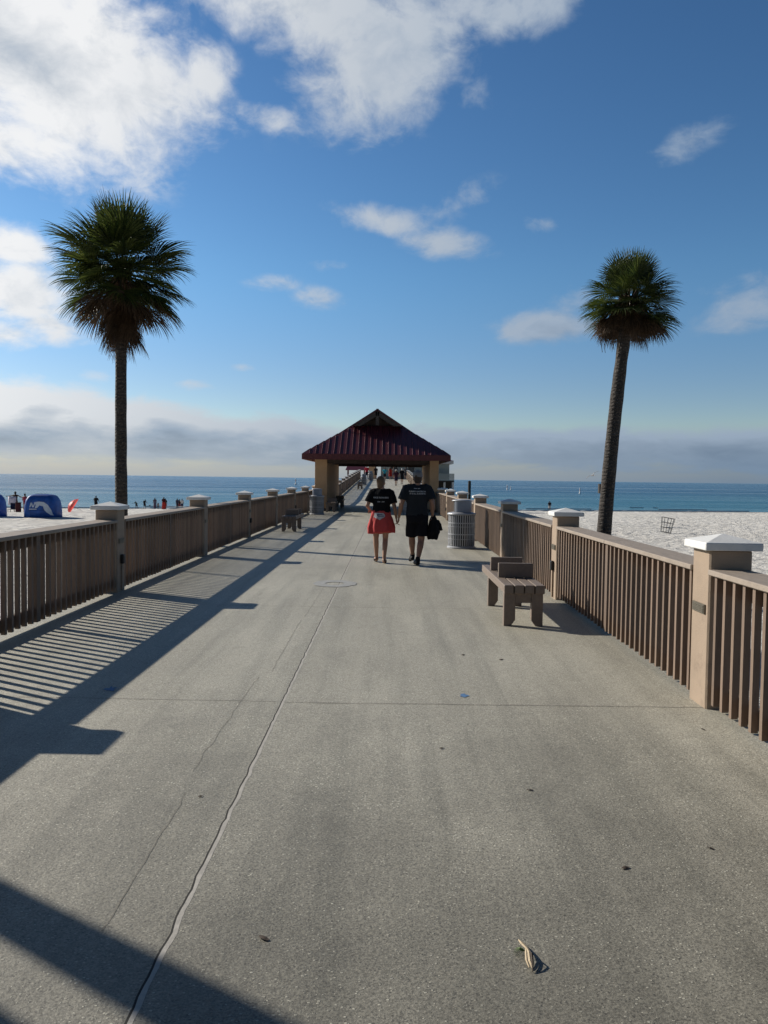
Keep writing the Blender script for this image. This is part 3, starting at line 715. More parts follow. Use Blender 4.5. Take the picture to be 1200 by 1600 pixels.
# ------------------------------------------------------------------ palms
def frond(mb, base, az, elv, pet, bl, rng, droop=.35, leaf_n=34, spread=100, width=.034):
    """one fan leaf: petiole, then folded leaflets that taper, split and droop at the tips"""
    d = Vector((math.cos(az) * math.cos(elv), math.sin(az) * math.cos(elv), math.sin(elv)))
    side = Vector((-math.sin(az), math.cos(az), 0)); upv = side.cross(d) * -1
    if upv.z < 0 and elv > -1.2: upv = -upv
    g = Vector((0, 0, -1))
    pts = [base + d * (pet * s) + g * (.18 * droop * pet * s * s) for s in (0, .33, .66, 1)]
    mb.tube(pts, [.022, .016, .013, .010], 5, True)
    hub = pts[-1]; dd = (pts[-1] - pts[-2]).normalized(); roll = rng.uniform(-.5, .5)
    sd = (side * math.cos(roll) + upv * math.sin(roll)).normalized(); uv = dd.cross(sd).normalized()
    if uv.z < 0: uv = -uv
    da = 2 * R(spread) / leaf_n
    for i in range(leaf_n):
        f = -1 + 2 * (i + .5) / leaf_n; a = R(spread) * f
        l = bl * (1 - .36 * abs(f) ** 2.4) * rng.uniform(.90, 1.06)
        v = (dd * math.cos(a) + sd * math.sin(a)).normalized()
        v = (v + uv * (.22 * (1 - abs(f))) + uv * rng.uniform(-.04, .04)).normalized()
        wdir = v.cross(uv).normalized()
        p = hub + dd * (.05 * (1 - abs(f)))
        cur = v.copy(); ns = 6; L = []; dr = rng.uniform(.7, 1.5)
        for q in range(ns + 1):
            u = q / ns
            ww = max(.003, l * u * da * .5) if u <= .5 else max(.0014, l * .5 * da * .46 * max(0.0, 1 - (u - .5) / .5) ** .75)
            L.append((p.copy(), min(ww, width)))
            cur = (cur + g * (droop * dr * .30 * max(0, u - .15) ** 1.5)).normalized()
            p = p + cur * (l / ns)
        vs, fs = [], []
        for q, ww in L:
            up = uv * ww * .6
            vs += [q - wdir * ww + up, q, q + wdir * ww + up]
        for q in range(ns):
            o = q * 3
            fs += [(o, o + 1, o + 4, o + 3), (o + 1, o + 2, o + 5, o + 4)]
        mb.add(vs, fs)
def palm(label, base, bend, rad, green, dead, seed, hang=0):
    rng = random.Random(seed)
    t = thing('cabbage_palm', label, 'palm tree', base, 0, 'cabbage palms beside the pier')
    pts, rr = [], []
    n = 60
    for i in range(n + 1):
        u = i / n; q = Vector(bend[0]).lerp(Vector(bend[2]), u)
        q = (1 - u) ** 2 * Vector(bend[0]) + 2 * u * (1 - u) * Vector(bend[1]) + u * u * Vector(bend[2])
        pts.append(q); rr.append((rad[0] * (1 - u) + rad[1] * u) * (1 + .09 * noise.noise(Vector((u * 16, seed, 0))) + .05 * noise.noise(Vector((u * 60, seed, 3)))) * (1.18 if i == 0 else 1.06 if i == 1 else 1))
    m = MB(); m.tube(pts, rr, 18); m.obj('trunk', MAT['trunk'], t, smooth=True)
    top = pts[-1]
    m = MB()
    for k in range(green['n']):
        u = (k + .5) / green['n']
        elv = R(green['lo'] + (green['hi'] - green['lo']) * u ** .85) + rng.uniform(-.12, .12); az = k * 2.39996 + rng.uniform(-.3, .3)
        s = rng.uniform(.88, 1.08) * (green['vs'](elv))
        frond(m, top + Vector((0, 0, .25 * u - .15)) + Vector((math.cos(az), math.sin(az), 0)) * rad[1] * .5, az, elv, green['pet'] * s, green['bl'] * s, rng, green['droop'] * (1.0 if elv < 1.0 else .45), green['ln'], 105, .044)
    for k in range(green.get('inner', 0)):
        az = k * 2.39996 + .7; elv = R(rng.uniform(-28, 45)); s = rng.uniform(.5, .72)
        frond(m, top + Vector((0, 0, rng.uniform(-.2, .2))), az, elv, green['pet'] * s, green['bl'] * s, rng, green['droop'] * 1.2, 26, 110, .044)
    m.obj('crown', MAT['green'], t)
    m = MB()
    for k in range(dead['n']):
        az = k * 2.39996 + 1 + rng.uniform(-.3, .3); elv = R(rng.uniform(*dead['el'])); s = rng.uniform(.8, 1.1)
        frond(m, top + Vector((0, 0, rng.uniform(*dead['z']))) + Vector((math.cos(az), math.sin(az), 0)) * rad[1] * .8, az, elv, dead['pet'] * s, dead['bl'] * s, rng, dead['droop'], 26, dead.get('sp', 55), .026)
    for k in range(dead.get('brown', 0)):
        az = k * 2.39996 + .3; elv = R(rng.uniform(-40, -16)); s = rng.uniform(.85, 1.05)
        frond(m, top + Vector((0, 0, rng.uniform(-.25, 0))), az, elv, green['pet'] * s * .9, green['bl'] * s * .92, rng, green['droop'] * 1.2, 34, 95, .028)
    for k in range(hang):
        a = rng.uniform(2.2, 4.2); p = top + Vector((math.cos(a) * .8, math.sin(a) * .4, -.55)); L = [p]
        for s in range(6): p = p + Vector((rng.uniform(-.03, .05), 0, -.13)); L.append(p)
        m.tube(L, .007, 5)
    # old leaf bases hugging the trunk top
    for k in range(34):
        a = rng.uniform(0, 6.28); z = rng.uniform(-.75, .1); d = Vector((math.cos(a), math.sin(a), 0))
        p = top + d * rad[1] * .85 + Vector((0, 0, z)); m.tube([p, p + d * .10 + Vector((0, 0, .16)), p + d * rng.uniform(.12, .22) + Vector((0, 0, .2))], [.035, .028, .01], 5)
    m.obj('dead_fronds', MAT['dead'], t)
    return t
SB = -1.55
palm('tall upright palm with a long brown skirt, rising beyond the left railing', (-6.86, 20, SB), ((.03, 0, 0), (-.06, 0, 4.5), (.02, 0, 8.35)), (.165, .125),
     dict(n=60, inner=34, lo=-26, hi=80, pet=.90, bl=1.04, droop=1.5, ln=40, vs=lambda e: .88 if e < .1 else .96 if e < .5 else 1.10 if e < 1.15 else .98), dict(n=50, brown=14, el=(-86, -55), z=(-1.15, -.1), pet=.38, bl=.72, droop=1.2, sp=50), 11)
palm('leaning dark palm with a rounded crown, rising beyond the right railing', (5.72, 21, SB), ((0, 0, 0), (.16, 0, 4.4), (.60, 0, 8.0)), (.20, .155),
     dict(n=48, inner=16, lo=-22, hi=82, pet=.62, bl=.78, droop=1.5, ln=38, vs=lambda e: .98 if e < .5 else .93), dict(n=54, brown=12, el=(-60, -22), z=(-.05, .2), pet=.50, bl=.54, droop=2.6, sp=65), 23, hang=4)
for i, (x, y, lb) in enumerate(((-6.65, 6.38, 'palm outside the photo to the left, its trunk shadow crosses the foreground deck'), (-6.44, 5.72, 'second palm outside the photo to the left, its shadow touches the lower left corner'))):
    palm(lb, (x, y, SB), ((0, 0, 0), (0, -.65, 4.8), (.0, -1.3, 9.6)), (.128, .122), dict(n=24, lo=-20, hi=80, pet=.7, bl=.8, droop=.8, ln=20, vs=lambda e: 1.0), dict(n=8, el=(-80, -50), z=(-.5, 0), pet=.4, bl=.6, droop=1, sp=40), 31 + i)

# ------------------------------------------------------------------ people
def solid(mb, vox, smooth=3, fold=0.0, fscale=9.0, seed=0):
    """fuse overlapping closed shapes into one continuous surface"""
    me = bpy.data.meshes.new('tmp'); me.from_pydata(mb.v, [], mb.f); me.update()
    o = bpy.data.objects.new('tmp', me); COL.objects.link(o)
    md = o.modifiers.new('r', 'REMESH'); md.mode = 'VOXEL'; md.voxel_size = vox; md.use_smooth_shade = True
    if smooth: s = o.modifiers.new('s', 'SMOOTH'); s.iterations = smooth; s.factor = .5
    dg = bpy.context.evaluated_depsgraph_get()
    r = bpy.data.meshes.new_from_object(o.evaluated_get(dg))
    bpy.data.objects.remove(o); bpy.data.meshes.remove(me)
    if fold:
        ns = [v.normal.copy() for v in r.vertices]
        for v, n in zip(r.vertices, ns):
            q = Vector((v.co.x * fscale, v.co.y * fscale, v.co.z * fscale * .45 + seed)); v.co += n * fold * (noise.noise(q) + .5 * noise.noise(q * 2.3))
    return r
def hand(mb, w, d, out, s=1.0, curl=.5, side=1):
    """palm, four unequal curled fingers, thumb. d = along fingers, out = palm normal"""
    d = Vector(d).normalized(); out = Vector(out); out = (out - d * out.dot(d)).normalized(); a = d.cross(out) * side
    w = Vector(w)
    M = Matrix((a, out, d)).transposed()
    mb.ell(w + d * .045 * s, (.040 * s, .016 * s, .055 * s), M, 12, 8)
    for k, (off, ln) in enumerate(((-.030, .070), (-.010, .082), (.010, .077), (.028, .060))):
        p = w + d * .085 * s + a * off * s; c = d.copy()
        for j, fr in enumerate((.42, .33, .25)):
            c = (c + out * curl * (.55 + .3 * j)).normalized(); q = p + c * ln * fr * s * 1.15
            mb.cap_cone(p, q, (.0095 - .0012 * j) * s, (.0088 - .0012 * j) * s, 8); p = q
    p = w + d * .025 * s - a * .032 * s; q = p + (d * .6 - a * .7 + out * .3).normalized() * .045 * s; r = q + (d * .9 - a * .1 + out * .5).normalized() * .034 * s
    mb.cap_cone(p, q, .012 * s, .010 * s, 8); mb.cap_cone(q, r, .010 * s, .0075 * s, 8)
def person(label, loc, rz, h=1.75, skin=(.30, .16, .10), hair=(.03, .02, .015), hair_style='short', top=None, top_kind='tee', bottom=None, bottom_kind='shorts', shoes=None, hat=None,
           J=None, vox=.014, build=1.0, fingers=True, hem=.90, leg_hem=.54, group='people on the beach and pier', head_turn=0.0, sit=False):
    k = h / 1.75
    j = dict(head=(0, .02, 1.625), neck=(0, 0, 1.47), shL=(-.19, 0, 1.42), shR=(.19, 0, 1.42), elL=(-.24, -.02, 1.14), elR=(.24, -.02, 1.14), wrL=(-.25, .06, .90), wrR=(.25, .06, .90),
             hpL=(-.09, 0, .92), hpR=(.09, 0, .92), knL=(-.10, .03, .50), knR=(.10, .03, .50), anL=(-.10, -.02, .085), anR=(.10, -.02, .085), toeL=(-.12, .15, .03), toeR=(.12, .15, .03), chest=(0, 0, 1.27), belly=(0, 0, 1.05))
    if J: j.update(J)
    j = {a: Vector(b) for a, b in j.items()}
    t = thing('person', label, 'person', loc, rz, group); B = build
    m = MB(); hc = j['head']; Mh = Matrix.Rotation(head_turn, 3, 'Z')
    m.ell(hc + Vector((0, -.01, .02)), (.078, .096, .105), Mh); m.ell(hc + Mh @ Vector((0, .022, -.05)), (.058, .070, .072), Mh)
    m.ell(hc + Mh @ Vector((0, .066, -.095)), (.026, .022, .020)); m.cap_cone(hc + Mh @ Vector((0, .088, .012)), hc + Mh @ Vector((0, .108, -.026)), .010, .015, 8)
    for s in (-1, 1):
        m.ell(hc + Mh @ Vector((s * .080, -.005, -.012)), (.012, .022, .034), Mh); m.ell(hc + Mh @ Vector((s * .031, .078, .030)), (.020, .014, .010), Mh)
    m.ell(hc + Mh @ Vector((0, .088, -.060)), (.026, .010, .008), Mh)
    m.cap_cone(j['neck'] + Vector((0, -.015, -.03)), hc + Vector((0, -.018, -.04)), .058 * B, .054, 12)
    m.ell(j['chest'], (.165 * B, .105 * B, .19)); m.ell(j['belly'], (.145 * B, .10 * B, .17)); m.ell((j['hpL'] + j['hpR']) / 2 + Vector((0, -.01, .02)), (.165 * B, .11 * B, .12))
    m.cap_cone(j['shL'] * .9 + j['neck'] * .1, j['shR'] * .9 + j['neck'] * .1, .050 * B, .050 * B)
    m.cap_cone(j['shL'].lerp(j['neck'], .3), j['neck'], .05, .05); m.cap_cone(j['shR'].lerp(j['neck'], .3), j['neck'], .05, .05)
    for s in 'LR':
        sg = -1 if s == 'L' else 1
        m.cap_cone(j['sh' + s], j['el' + s], .052 * B, .040 * B); m.cap_cone(j['el' + s].lerp(j['wr' + s], .0), j['el' + s].lerp(j['wr' + s], .35), .040 * B, .040 * B); m.cap_cone(j['el' + s].lerp(j['wr' + s], .3), j['wr' + s], .041 * B, .026)
        d = (j['wr' + s] - j['el' + s]).normalized(); hd = j.get('hand' + s, d)
        hand(m, j['wr' + s] + d * .01, hd, j.get('palm' + s, Vector((-sg, .15, 0))), 1.0, float(j.get('curl', Vector((.5, 0, 0))).x), sg)
        m.cap_cone(j['hp' + s], j['kn' + s], .088 * B, .056 * B)
        calf = j['kn' + s].lerp(j['an' + s], .3) + Vector((0, -.018, 0))
        m.cap_cone(j['kn' + s], calf, .054 * B, .056 * B); m.cap_cone(calf, j['an' + s], .055 * B, .034)
        f = (j['toe' + s] - j['an' + s]); m.cap_cone(j['an' + s], j['an' + s] + Vector((0, -.03, -.045)), .035, .030); m.cap_cone(j['an' + s] + Vector((0, 0, -.03)), j['an' + s] + f * .6, .036, .036); m.cap_cone(j['an' + s] + f * .55, j['toe' + s], .037, .026)
    me = solid(m, vox, 3); body = link('body', me, pm('skin', skin, .5, .10, 7, .08, 60), t, smooth=True)
    parts = {}
    def garment(name, mb, mat, fold=.006, sm=3, sd=0):
        g = link(name, solid(mb, vox, sm, fold, 9, sd), mat, t, smooth=True); parts[name] = g; return g
    # hair / hat
    m = MB()
    if hair_style != 'none':
        m.ell(hc + Mh @ Vector((0, -.022, .034)), (.090, .098, .104), Mh); m.ell(hc + Mh @ Vector((0, -.045, -.02)), (.078, .066, .085), Mh)
        if hair_style == 'bun': m.ell(hc + Mh @ Vector((-.012, -.100, .060)), (.050, .045, .048)); m.ell(hc + Mh @ Vector((0, -.06, -.06)), (.062, .045, .06))
        if hair_style == 'long': m.tube([hc + Mh @ Vector((0, -.05, .02)), hc + Mh @ Vector((0, -.085, -.12)), hc + Mh @ Vector((0, -.08, -.26))], [.085, .085, .05], 12)
        if hair_style == 'pony': m.tube([hc + Mh @ Vector((0, -.10, .06)), hc + Mh @ Vector((0, -.15, -.02)), hc + Mh @ Vector((0, -.13, -.16))], [.03, .035, .012], 10)
        garment('hair', m, cloth(hair, .6, 'hair'), .009, 2)
    if hat:
        m = MB(); m.ell(hc + Mh @ Vector((0, -.010, .060)), (.096, .112, .092), Mh); m.ell(hc + Mh @ Vector((0, -.012, .030)), (.097, .113, .030), Mh)
        m.ell(hc + Mh @ Vector((0, .115, .045)), (.075, .085, .012), Mh); garment('cap', m, cloth(hat, .85, 'cap_fabric'), .0, 2)
    ring = lambda c, rx, ry, n=24: [(c[0] + rx * math.cos(2 * math.pi * q / n), c[1] + ry * math.sin(2 * math.pi * q / n), c[2]) for q in range(n)]
    ch, be = j['chest'], j['belly']; hp = (j['hpL'] + j['hpR']) / 2
    if top:
        m = MB(); e = .028
        if top_kind in ('tee', 'tank'):
            z0 = hem
            m.rings([ring((hp.x * .8, be.y, z0), (.185) * B, .138 * B), ring((be.x, be.y, z0 + .12), .178 * B, .132 * B), ring((be.x, be.y - .005, 1.13), .175 * B, .130 * B), ring((ch.x, ch.y - .005, 1.29), .195 * B, .140 * B), ring((ch.x, ch.y - .008, 1.39), .19 * B, .125 * B), ring((ch.x, ch.y - .01, 1.44), .14 * B, .10 * B), ring((ch.x, -.012, 1.478), .078 * B, .075 * B)])
            if top_kind == 'tee':
                for s in 'LR':
                    a, b = j['sh' + s], j['sh' + s].lerp(j['el' + s], .72)
                    a = a + Vector((0, 0, -.004))
                    m.cap_cone(j['neck'].lerp(a, .25) + Vector((0, -.01, -.045)), a, .072 * B, .077 * B, 14)
                    m.cap_cone(j['neck'] + Vector((0, -.012, -.028)), j['sh' + s].lerp(j['neck'], .25), .066 * B, .074 * B, 14)
                    m.tube([a, a.lerp(b, .25), b], [.076 * B, .080 * B, .085 * B], 16)
            garment('shirt', m, cloth(top, .9, 'shirt_fabric'), .013, 4, 3)
        elif top_kind == 'dress':
            m.rings([ring((hp.x, hp.y, leg_hem), .25, .22), ring((hp.x, hp.y, .92), .195, .15), ring((be.x, 0, 1.08), .165, .12), ring((ch.x, -.005, 1.28), .185, .13), ring((ch.x, -.01, 1.43), .12, .09)]); garment('dress', m, cloth(top, .85, 'dress_fabric'), .012, 3, 5)
    if bottom:
        m = MB()
        if bottom_kind == 'shorts':
            m.rings([ring((hp.x, hp.y - .01, .80), .165 * B, .128 * B), ring((hp.x, hp.y - .01, .90), .178 * B, .134 * B), ring((be.x, 0, 1.03), .165 * B, .120 * B)])
            for s in 'LR':
                a, b_ = j['hp' + s], j['kn' + s]; u = (a.z - leg_hem) / max(.01, a.z - b_.z); e_ = a.lerp(b_, u) if u <= 1 else b_ + (j['an' + s] - b_) * ((b_.z - leg_hem) / max(.01, b_.z - j['an' + s].z))
                m.tube([a + Vector((0, 0, .02)), a.lerp(e_, .5), e_] if u <= 1 else [a, b_, e_], [.108 * B, .108 * B, .112 * B] if u <= 1 else [.10 * B, .08 * B, .07 * B], 18)
            garment('shorts', m, cloth(bottom, .85, 'shorts_fabric'), .012, 3, 8)
        elif bottom_kind == 'skirt':
            n = 56; rs = []
            for z, rx, ry, am in ((leg_hem, .245, .19, .020), (leg_hem + .12, .250, .192, .016), (.86, .225, .178, .008), (.96, .195, .155, .004), (1.06, .175, .135, .0)):
                rs.append([])
                for q in range(n):
                    a = 2 * math.pi * q / n; f = am * math.sin(a * 9 + 1.3 * math.sin(a * 2)) + am * .8 * math.sin(a * 4 + 1)
                    zz = z + (.035 * math.sin(a + 2.6) if z == leg_hem else 0)
                    rs[-1].append((hp.x + (rx + f) * math.cos(a) - (.012 if math.cos(a) < -.2 else 0), hp.y + (ry + f) * math.sin(a), zz))
            m.rings(rs); garment('skirt', m, cloth(bottom, .8, 'skirt_fabric'), .013, 1, 8)
        elif bottom_kind == 'briefs':
            m.ell(hp + Vector((0, -.012, -.01)), (.178 * B, .125 * B, .09)); garment('swimsuit', m, cloth(bottom, .7, 'swim_fabric'), .0, 2)
    if shoes:
        for s in 'LR':
            m = MB(); an, to = j['an' + s], j['toe' + s]; f = to - an; d = f.normalized()
            lowz = Vector((0, 0, -.004))
            if shoes[1] == 'shoe':
                m.cap_cone(an + Vector((0, -.045, -.05)), an + f * .5 + Vector((0, 0, -.004)), .042, .046); m.cap_cone(an + f * .45, to + Vector((0, 0, .008)), .046, .038); m.cap_cone(an + Vector((0, -.01, -.03)), an + Vector((0, 0, .035)), .046, .046)
            else:
                M_ = Matrix((Vector((1, 0, 0)), Vector((0, d.y, d.z)).normalized(), Vector((1, 0, 0)).cross(Vector((0, d.y, d.z)).normalized()))).transposed()
                mid = an.lerp(to, .42) + Vector((0, -.02, -.055 + .02)); m.ell(mid, (.047, .135, .014), M_)
                m.tube([an + f * .55 + Vector((-.045, 0, -.02)), an + f * .5 + Vector((0, 0, .028)), an + f * .55 + Vector((.045, 0, -.02))], .011, 8)
                m.tube([an + Vector((-.04, .0, -.03)), an + Vector((0, -.052, -.01)), an + Vector((.04, .0, -.03))], .009, 8)
            garment('shoe', m, cloth(shoes[0], .6, 'shoe_leather'), .0, 1)
    t.scale = (k, k, k)
    parts['root'] = t; parts['body'] = body
    return parts
def print_on(target, root, text, size, x, z, mat, squash=1.0, name='print', align='CENTER'):
    """lettering laid on the back (-y side) of a garment"""
    cu = bpy.data.curves.new('txt', 'FONT'); cu.body = text; cu.size = size; cu.align_x = align; cu.resolution_u = 2; cu.offset = .0008
    o = bpy.data.objects.new('txt', cu); COL.objects.link(o)
    me = bpy.data.meshes.new_from_object(o.evaluated_get(bpy.context.evaluated_depsgraph_get()))
    bpy.data.objects.remove(o)
    flat_on(target, root, me, x, z, mat, name)
def flat_on(target, root, me, x, z, mat, name):
    bm = bmesh.new(); bm.from_mesh(me)
    for _ in range(2):
        lg = [e for e in bm.edges if e.calc_length() > .02]
        if not lg: break
        bmesh.ops.subdivide_edges(bm, edges=lg, cuts=1)
    bmesh.ops.triangulate(bm, faces=bm.faces)
    tm = target.data; bvh = BVHTree.FromPolygons([v.co for v in tm.vertices], [p.vertices for p in tm.polygons])
    last = -.14
    for v in bm.verts:
        hx, hz = x + v.co.x, z + v.co.y
        h = bvh.ray_cast(Vector((hx, -1, hz)), Vector((0, 1, 0)))
        if h[0] is not None: last = h[0].y
        v.co = (hx, last - .0035, hz)
    bm.to_mesh(me); bm.free()
    return link(name, me, mat, target)
INK = pm('white_shirt_print', (.46, .46, .47), .8, .15, 40, 0)
# the couple
wo = person('woman walking away in black printed t-shirt and coral skirt, holding hands', (-.14, 15.25, 0), 0, 1.71, skin=(.34, .19, .125), hair=(.13, .085, .055), hair_style='bun',
            top=(.0075, .0075, .009), bottom=(.45, .062, .060), bottom_kind='skirt', shoes=((.035, .025, .02), 'sandal'), vox=.008, build=1.0, hem=1.02, leg_hem=.60, head_turn=R(-24), group='couple walking hand in hand',
            J=dict(head=(-.015, .02, 1.61), shL=(-.185, .0, 1.41), elL=(-.285, -.03, 1.15), wrL=(-.25, .19, 1.075), palmL=(.8, 0, -.6), shR=(.185, 0, 1.40), elR=(.262, -.05, 1.125), wrR=(.300, .0, .905), handR=(.10, .12, -1), palmR=(1, .25, 0), curl=(1.1, 0, 0),
                   knL=(-.105, .05, .50), anL=(-.09, .16, .095), toeL=(-.12, .32, .045), knR=(.085, .05, .49), anR=(.065, -.09, .09), toeR=(.085, .08, .03)))
print_on(wo['shirt'], wo['root'], 'NICE RUNNERS', .044, -.012, 1.30, INK); print_on(wo['shirt'], wo['root'], 'team   crew', .030, -.012, 1.225, INK)
def emblem():
    m = MB(); m.add([(-.105, .055, 0), (-.105, .02, 0), (-.12, -.03, 0), (-.05, -.055, 0), (0, -.085, 0), (.05, -.05, 0), (.105, -.02, 0), (.105, .02, 0), (.07, .055, 0)], [(8, 7, 6, 5, 4, 3, 2, 1, 0)])
    me = bpy.data.meshes.new('e'); me.from_pydata(m.v, [], m.f); e = flat_on(wo['skirt'], wo['root'], me, -.035, .955, INK, 'white_emblem')
    m = MB(); m.add([(-.06, .03, 0), (.05, .03, 0), (.05, .018, 0), (-.03, .018, 0), (-.03, 0, 0), (.085, 0, 0), (.085, -.012, 0), (-.045, -.014, 0)], [(7, 6, 5, 4), (4, 3, 0, 7), (3, 2, 1, 0)])
    me = bpy.data.meshes.new('e'); me.from_pydata(m.v, [], m.f); o = flat_on(wo['skirt'], wo['root'], me, -.03, .955, cloth((.05, .03, .10), .8, 'dark_print'), 'emblem_stripe')
    for v in o.data.vertices: v.co.y -= .003
emblem()
ma = person('man walking away in grey cap, charcoal t-shirt and black shorts, holding hands', (.545, 15.0, 0), 0, 1.80, skin=(.27, .145, .095), hair=(.05, .035, .03), hair_style='short', hat=(.17, .17, .18),
            top=(.018, .021, .026), bottom=(.007, .007, .010), shoes=((.010, .010, .011), 'shoe'), vox=.008, build=1.13, hem=.93, leg_hem=.545, group='couple walking hand in hand', head_turn=R(6),
            J=dict(shL=(-.205, 0, 1.42), elL=(-.295, -.04, 1.14), wrL=(-.335, .065, .895), handL=(-.08, .06, -1), palmL=(-1, .25, 0), shR=(.205, 0, 1.42), elR=(.285, -.06, 1.15), wrR=(.290, .02, .925), handR=(0, .05, -1), palmR=(-1, .2, 0), curl=(1.1, 0, 0),
                   knL=(-.085, .12, .50), anL=(-.065, .26, .15), toeL=(-.10, .40, .05), knR=(.085, .0, .47), anR=(.022, -.12, .095), toeR=(-.02, .06, .03)))
print_on(ma['shirt'], ma['root'], 'team two', .030, -.01, 1.425, INK); print_on(ma['shirt'], ma['root'], 'FUNNY RACERS &', .038, -.005, 1.365, INK); print_on(ma['shirt'], ma['root'], 'IT IS ALL RUNNING', .034, .0, 1.325, INK)
def bag():
    m = MB(); m.tube([(0, .02, .10), (0.0, .0, .02), (.01, 0, -.10), (.015, 0, -.22), (.0, 0, -.36)], [.035, .075, .105, .115, .085], 20, flat=1.0); m.tube([(.06, .02, -.02), (.13, .02, -.09), (.165, .02, -.19)], [.05, .04, .022], 12); m.tube([(-.05, -.02, -.10), (-.085, -.02, -.25), (-.075, -.02, -.37)], [.05, .055, .03], 12)
    me = solid(m, .009, 2, .014, 14, 4)
    o = link('carried_jacket', me, cloth((.007, .007, .008), .85, 'black_jacket_fabric'), None, (.545 + .315, 15.03, .86), True); tag(o, 'black jacket bundled and hanging from the right hand of the man', 'jacket')
bag()

# walkers further out on the pier
def walk_J(ph, arm=1.0):
    s = 1 if ph else -1
    return dict(knL=(-.09, .10 * s, .50), anL=(-.09, .16 * s, .09), toeL=(-.10, .16 * s + .16, .035), knR=(.09, -.04 * s + .03, .49), anR=(.09, -.2 * s, .10), toeR=(.10, -.2 * s + .15, .03), elL=(-.25, -.06 * s, 1.14), wrL=(-.26, -.08 * s + .05, .90), elR=(.25, .05 * s, 1.14), wrR=(.26, .12 * s + .02, .91))
crowd = [  # px centre, Y, height, label, top, kind, bottom, hair, hair style, hat
    (573, 101, 1.82, 'walker in a bright red t-shirt at the far left of the group on the ramp', (.50, .025, .045), 'tee', (.02, .02, .03), (.03, .02, .02), 'short', None),
    (601, 99, 1.62, 'walker in a turquoise top in the group on the ramp', (.05, .36, .45), 'tee', (.03, .03, .04), (.06, .04, .03), 'pony', None),
    (587, 106, 1.70, 'walker in black farthest back between red and turquoise tops', (.012, .012, .014), 'tee', (.02, .02, .02), (.02, .015, .01), 'long', None),
    (610, 103, 1.72, 'walker in a long red dress in the middle of the group on the ramp', (.34, .02, .015), 'dress', None, (.02, .015, .01), 'long', None),
    (619, 83, 1.70, 'walker in dark plum clothes and a pale hat, nearest of the group on the ramp', (.05, .015, .03), 'tee', (.03, .02, .05), (.05, .03, .02), 'short', (.6, .57, .5)),
    (615, 105, 1.66, 'walker in a grey top half hidden behind the plum dressed walker', (.20, .20, .21), 'tee', (.05, .05, .08), (.12, .08, .05), 'short', None),
    (628, 88, 1.76, 'walker in black with white hair on the right of the group', (.012, .012, .014), 'tee', (.012, .012, .014), (.6, .6, .58), 'short', None),
    (634, 107, 1.74, 'walker in a grey shirt farthest right before the end building', (.10, .11, .12), 'tee', (.04, .04, .05), (.03, .02, .02), 'short', None)]
for i, (px, Y, h, lb, tp, tk, bt, hr, hs, ht) in enumerate(crowd):
    p = at(px, 748, Y)
    person(lb, (p.x, Y, deck_z(Y)), random.uniform(-.15, .15), h, top=tp, top_kind=tk, bottom=bt, hair=hr, hair_style=hs, hat=ht, shoes=((.05, .05, .05), 'shoe'), vox=.022, J=walk_J(i % 2), leg_hem=.45 if tk == 'dress' else .55, group='walkers far out on the pier')

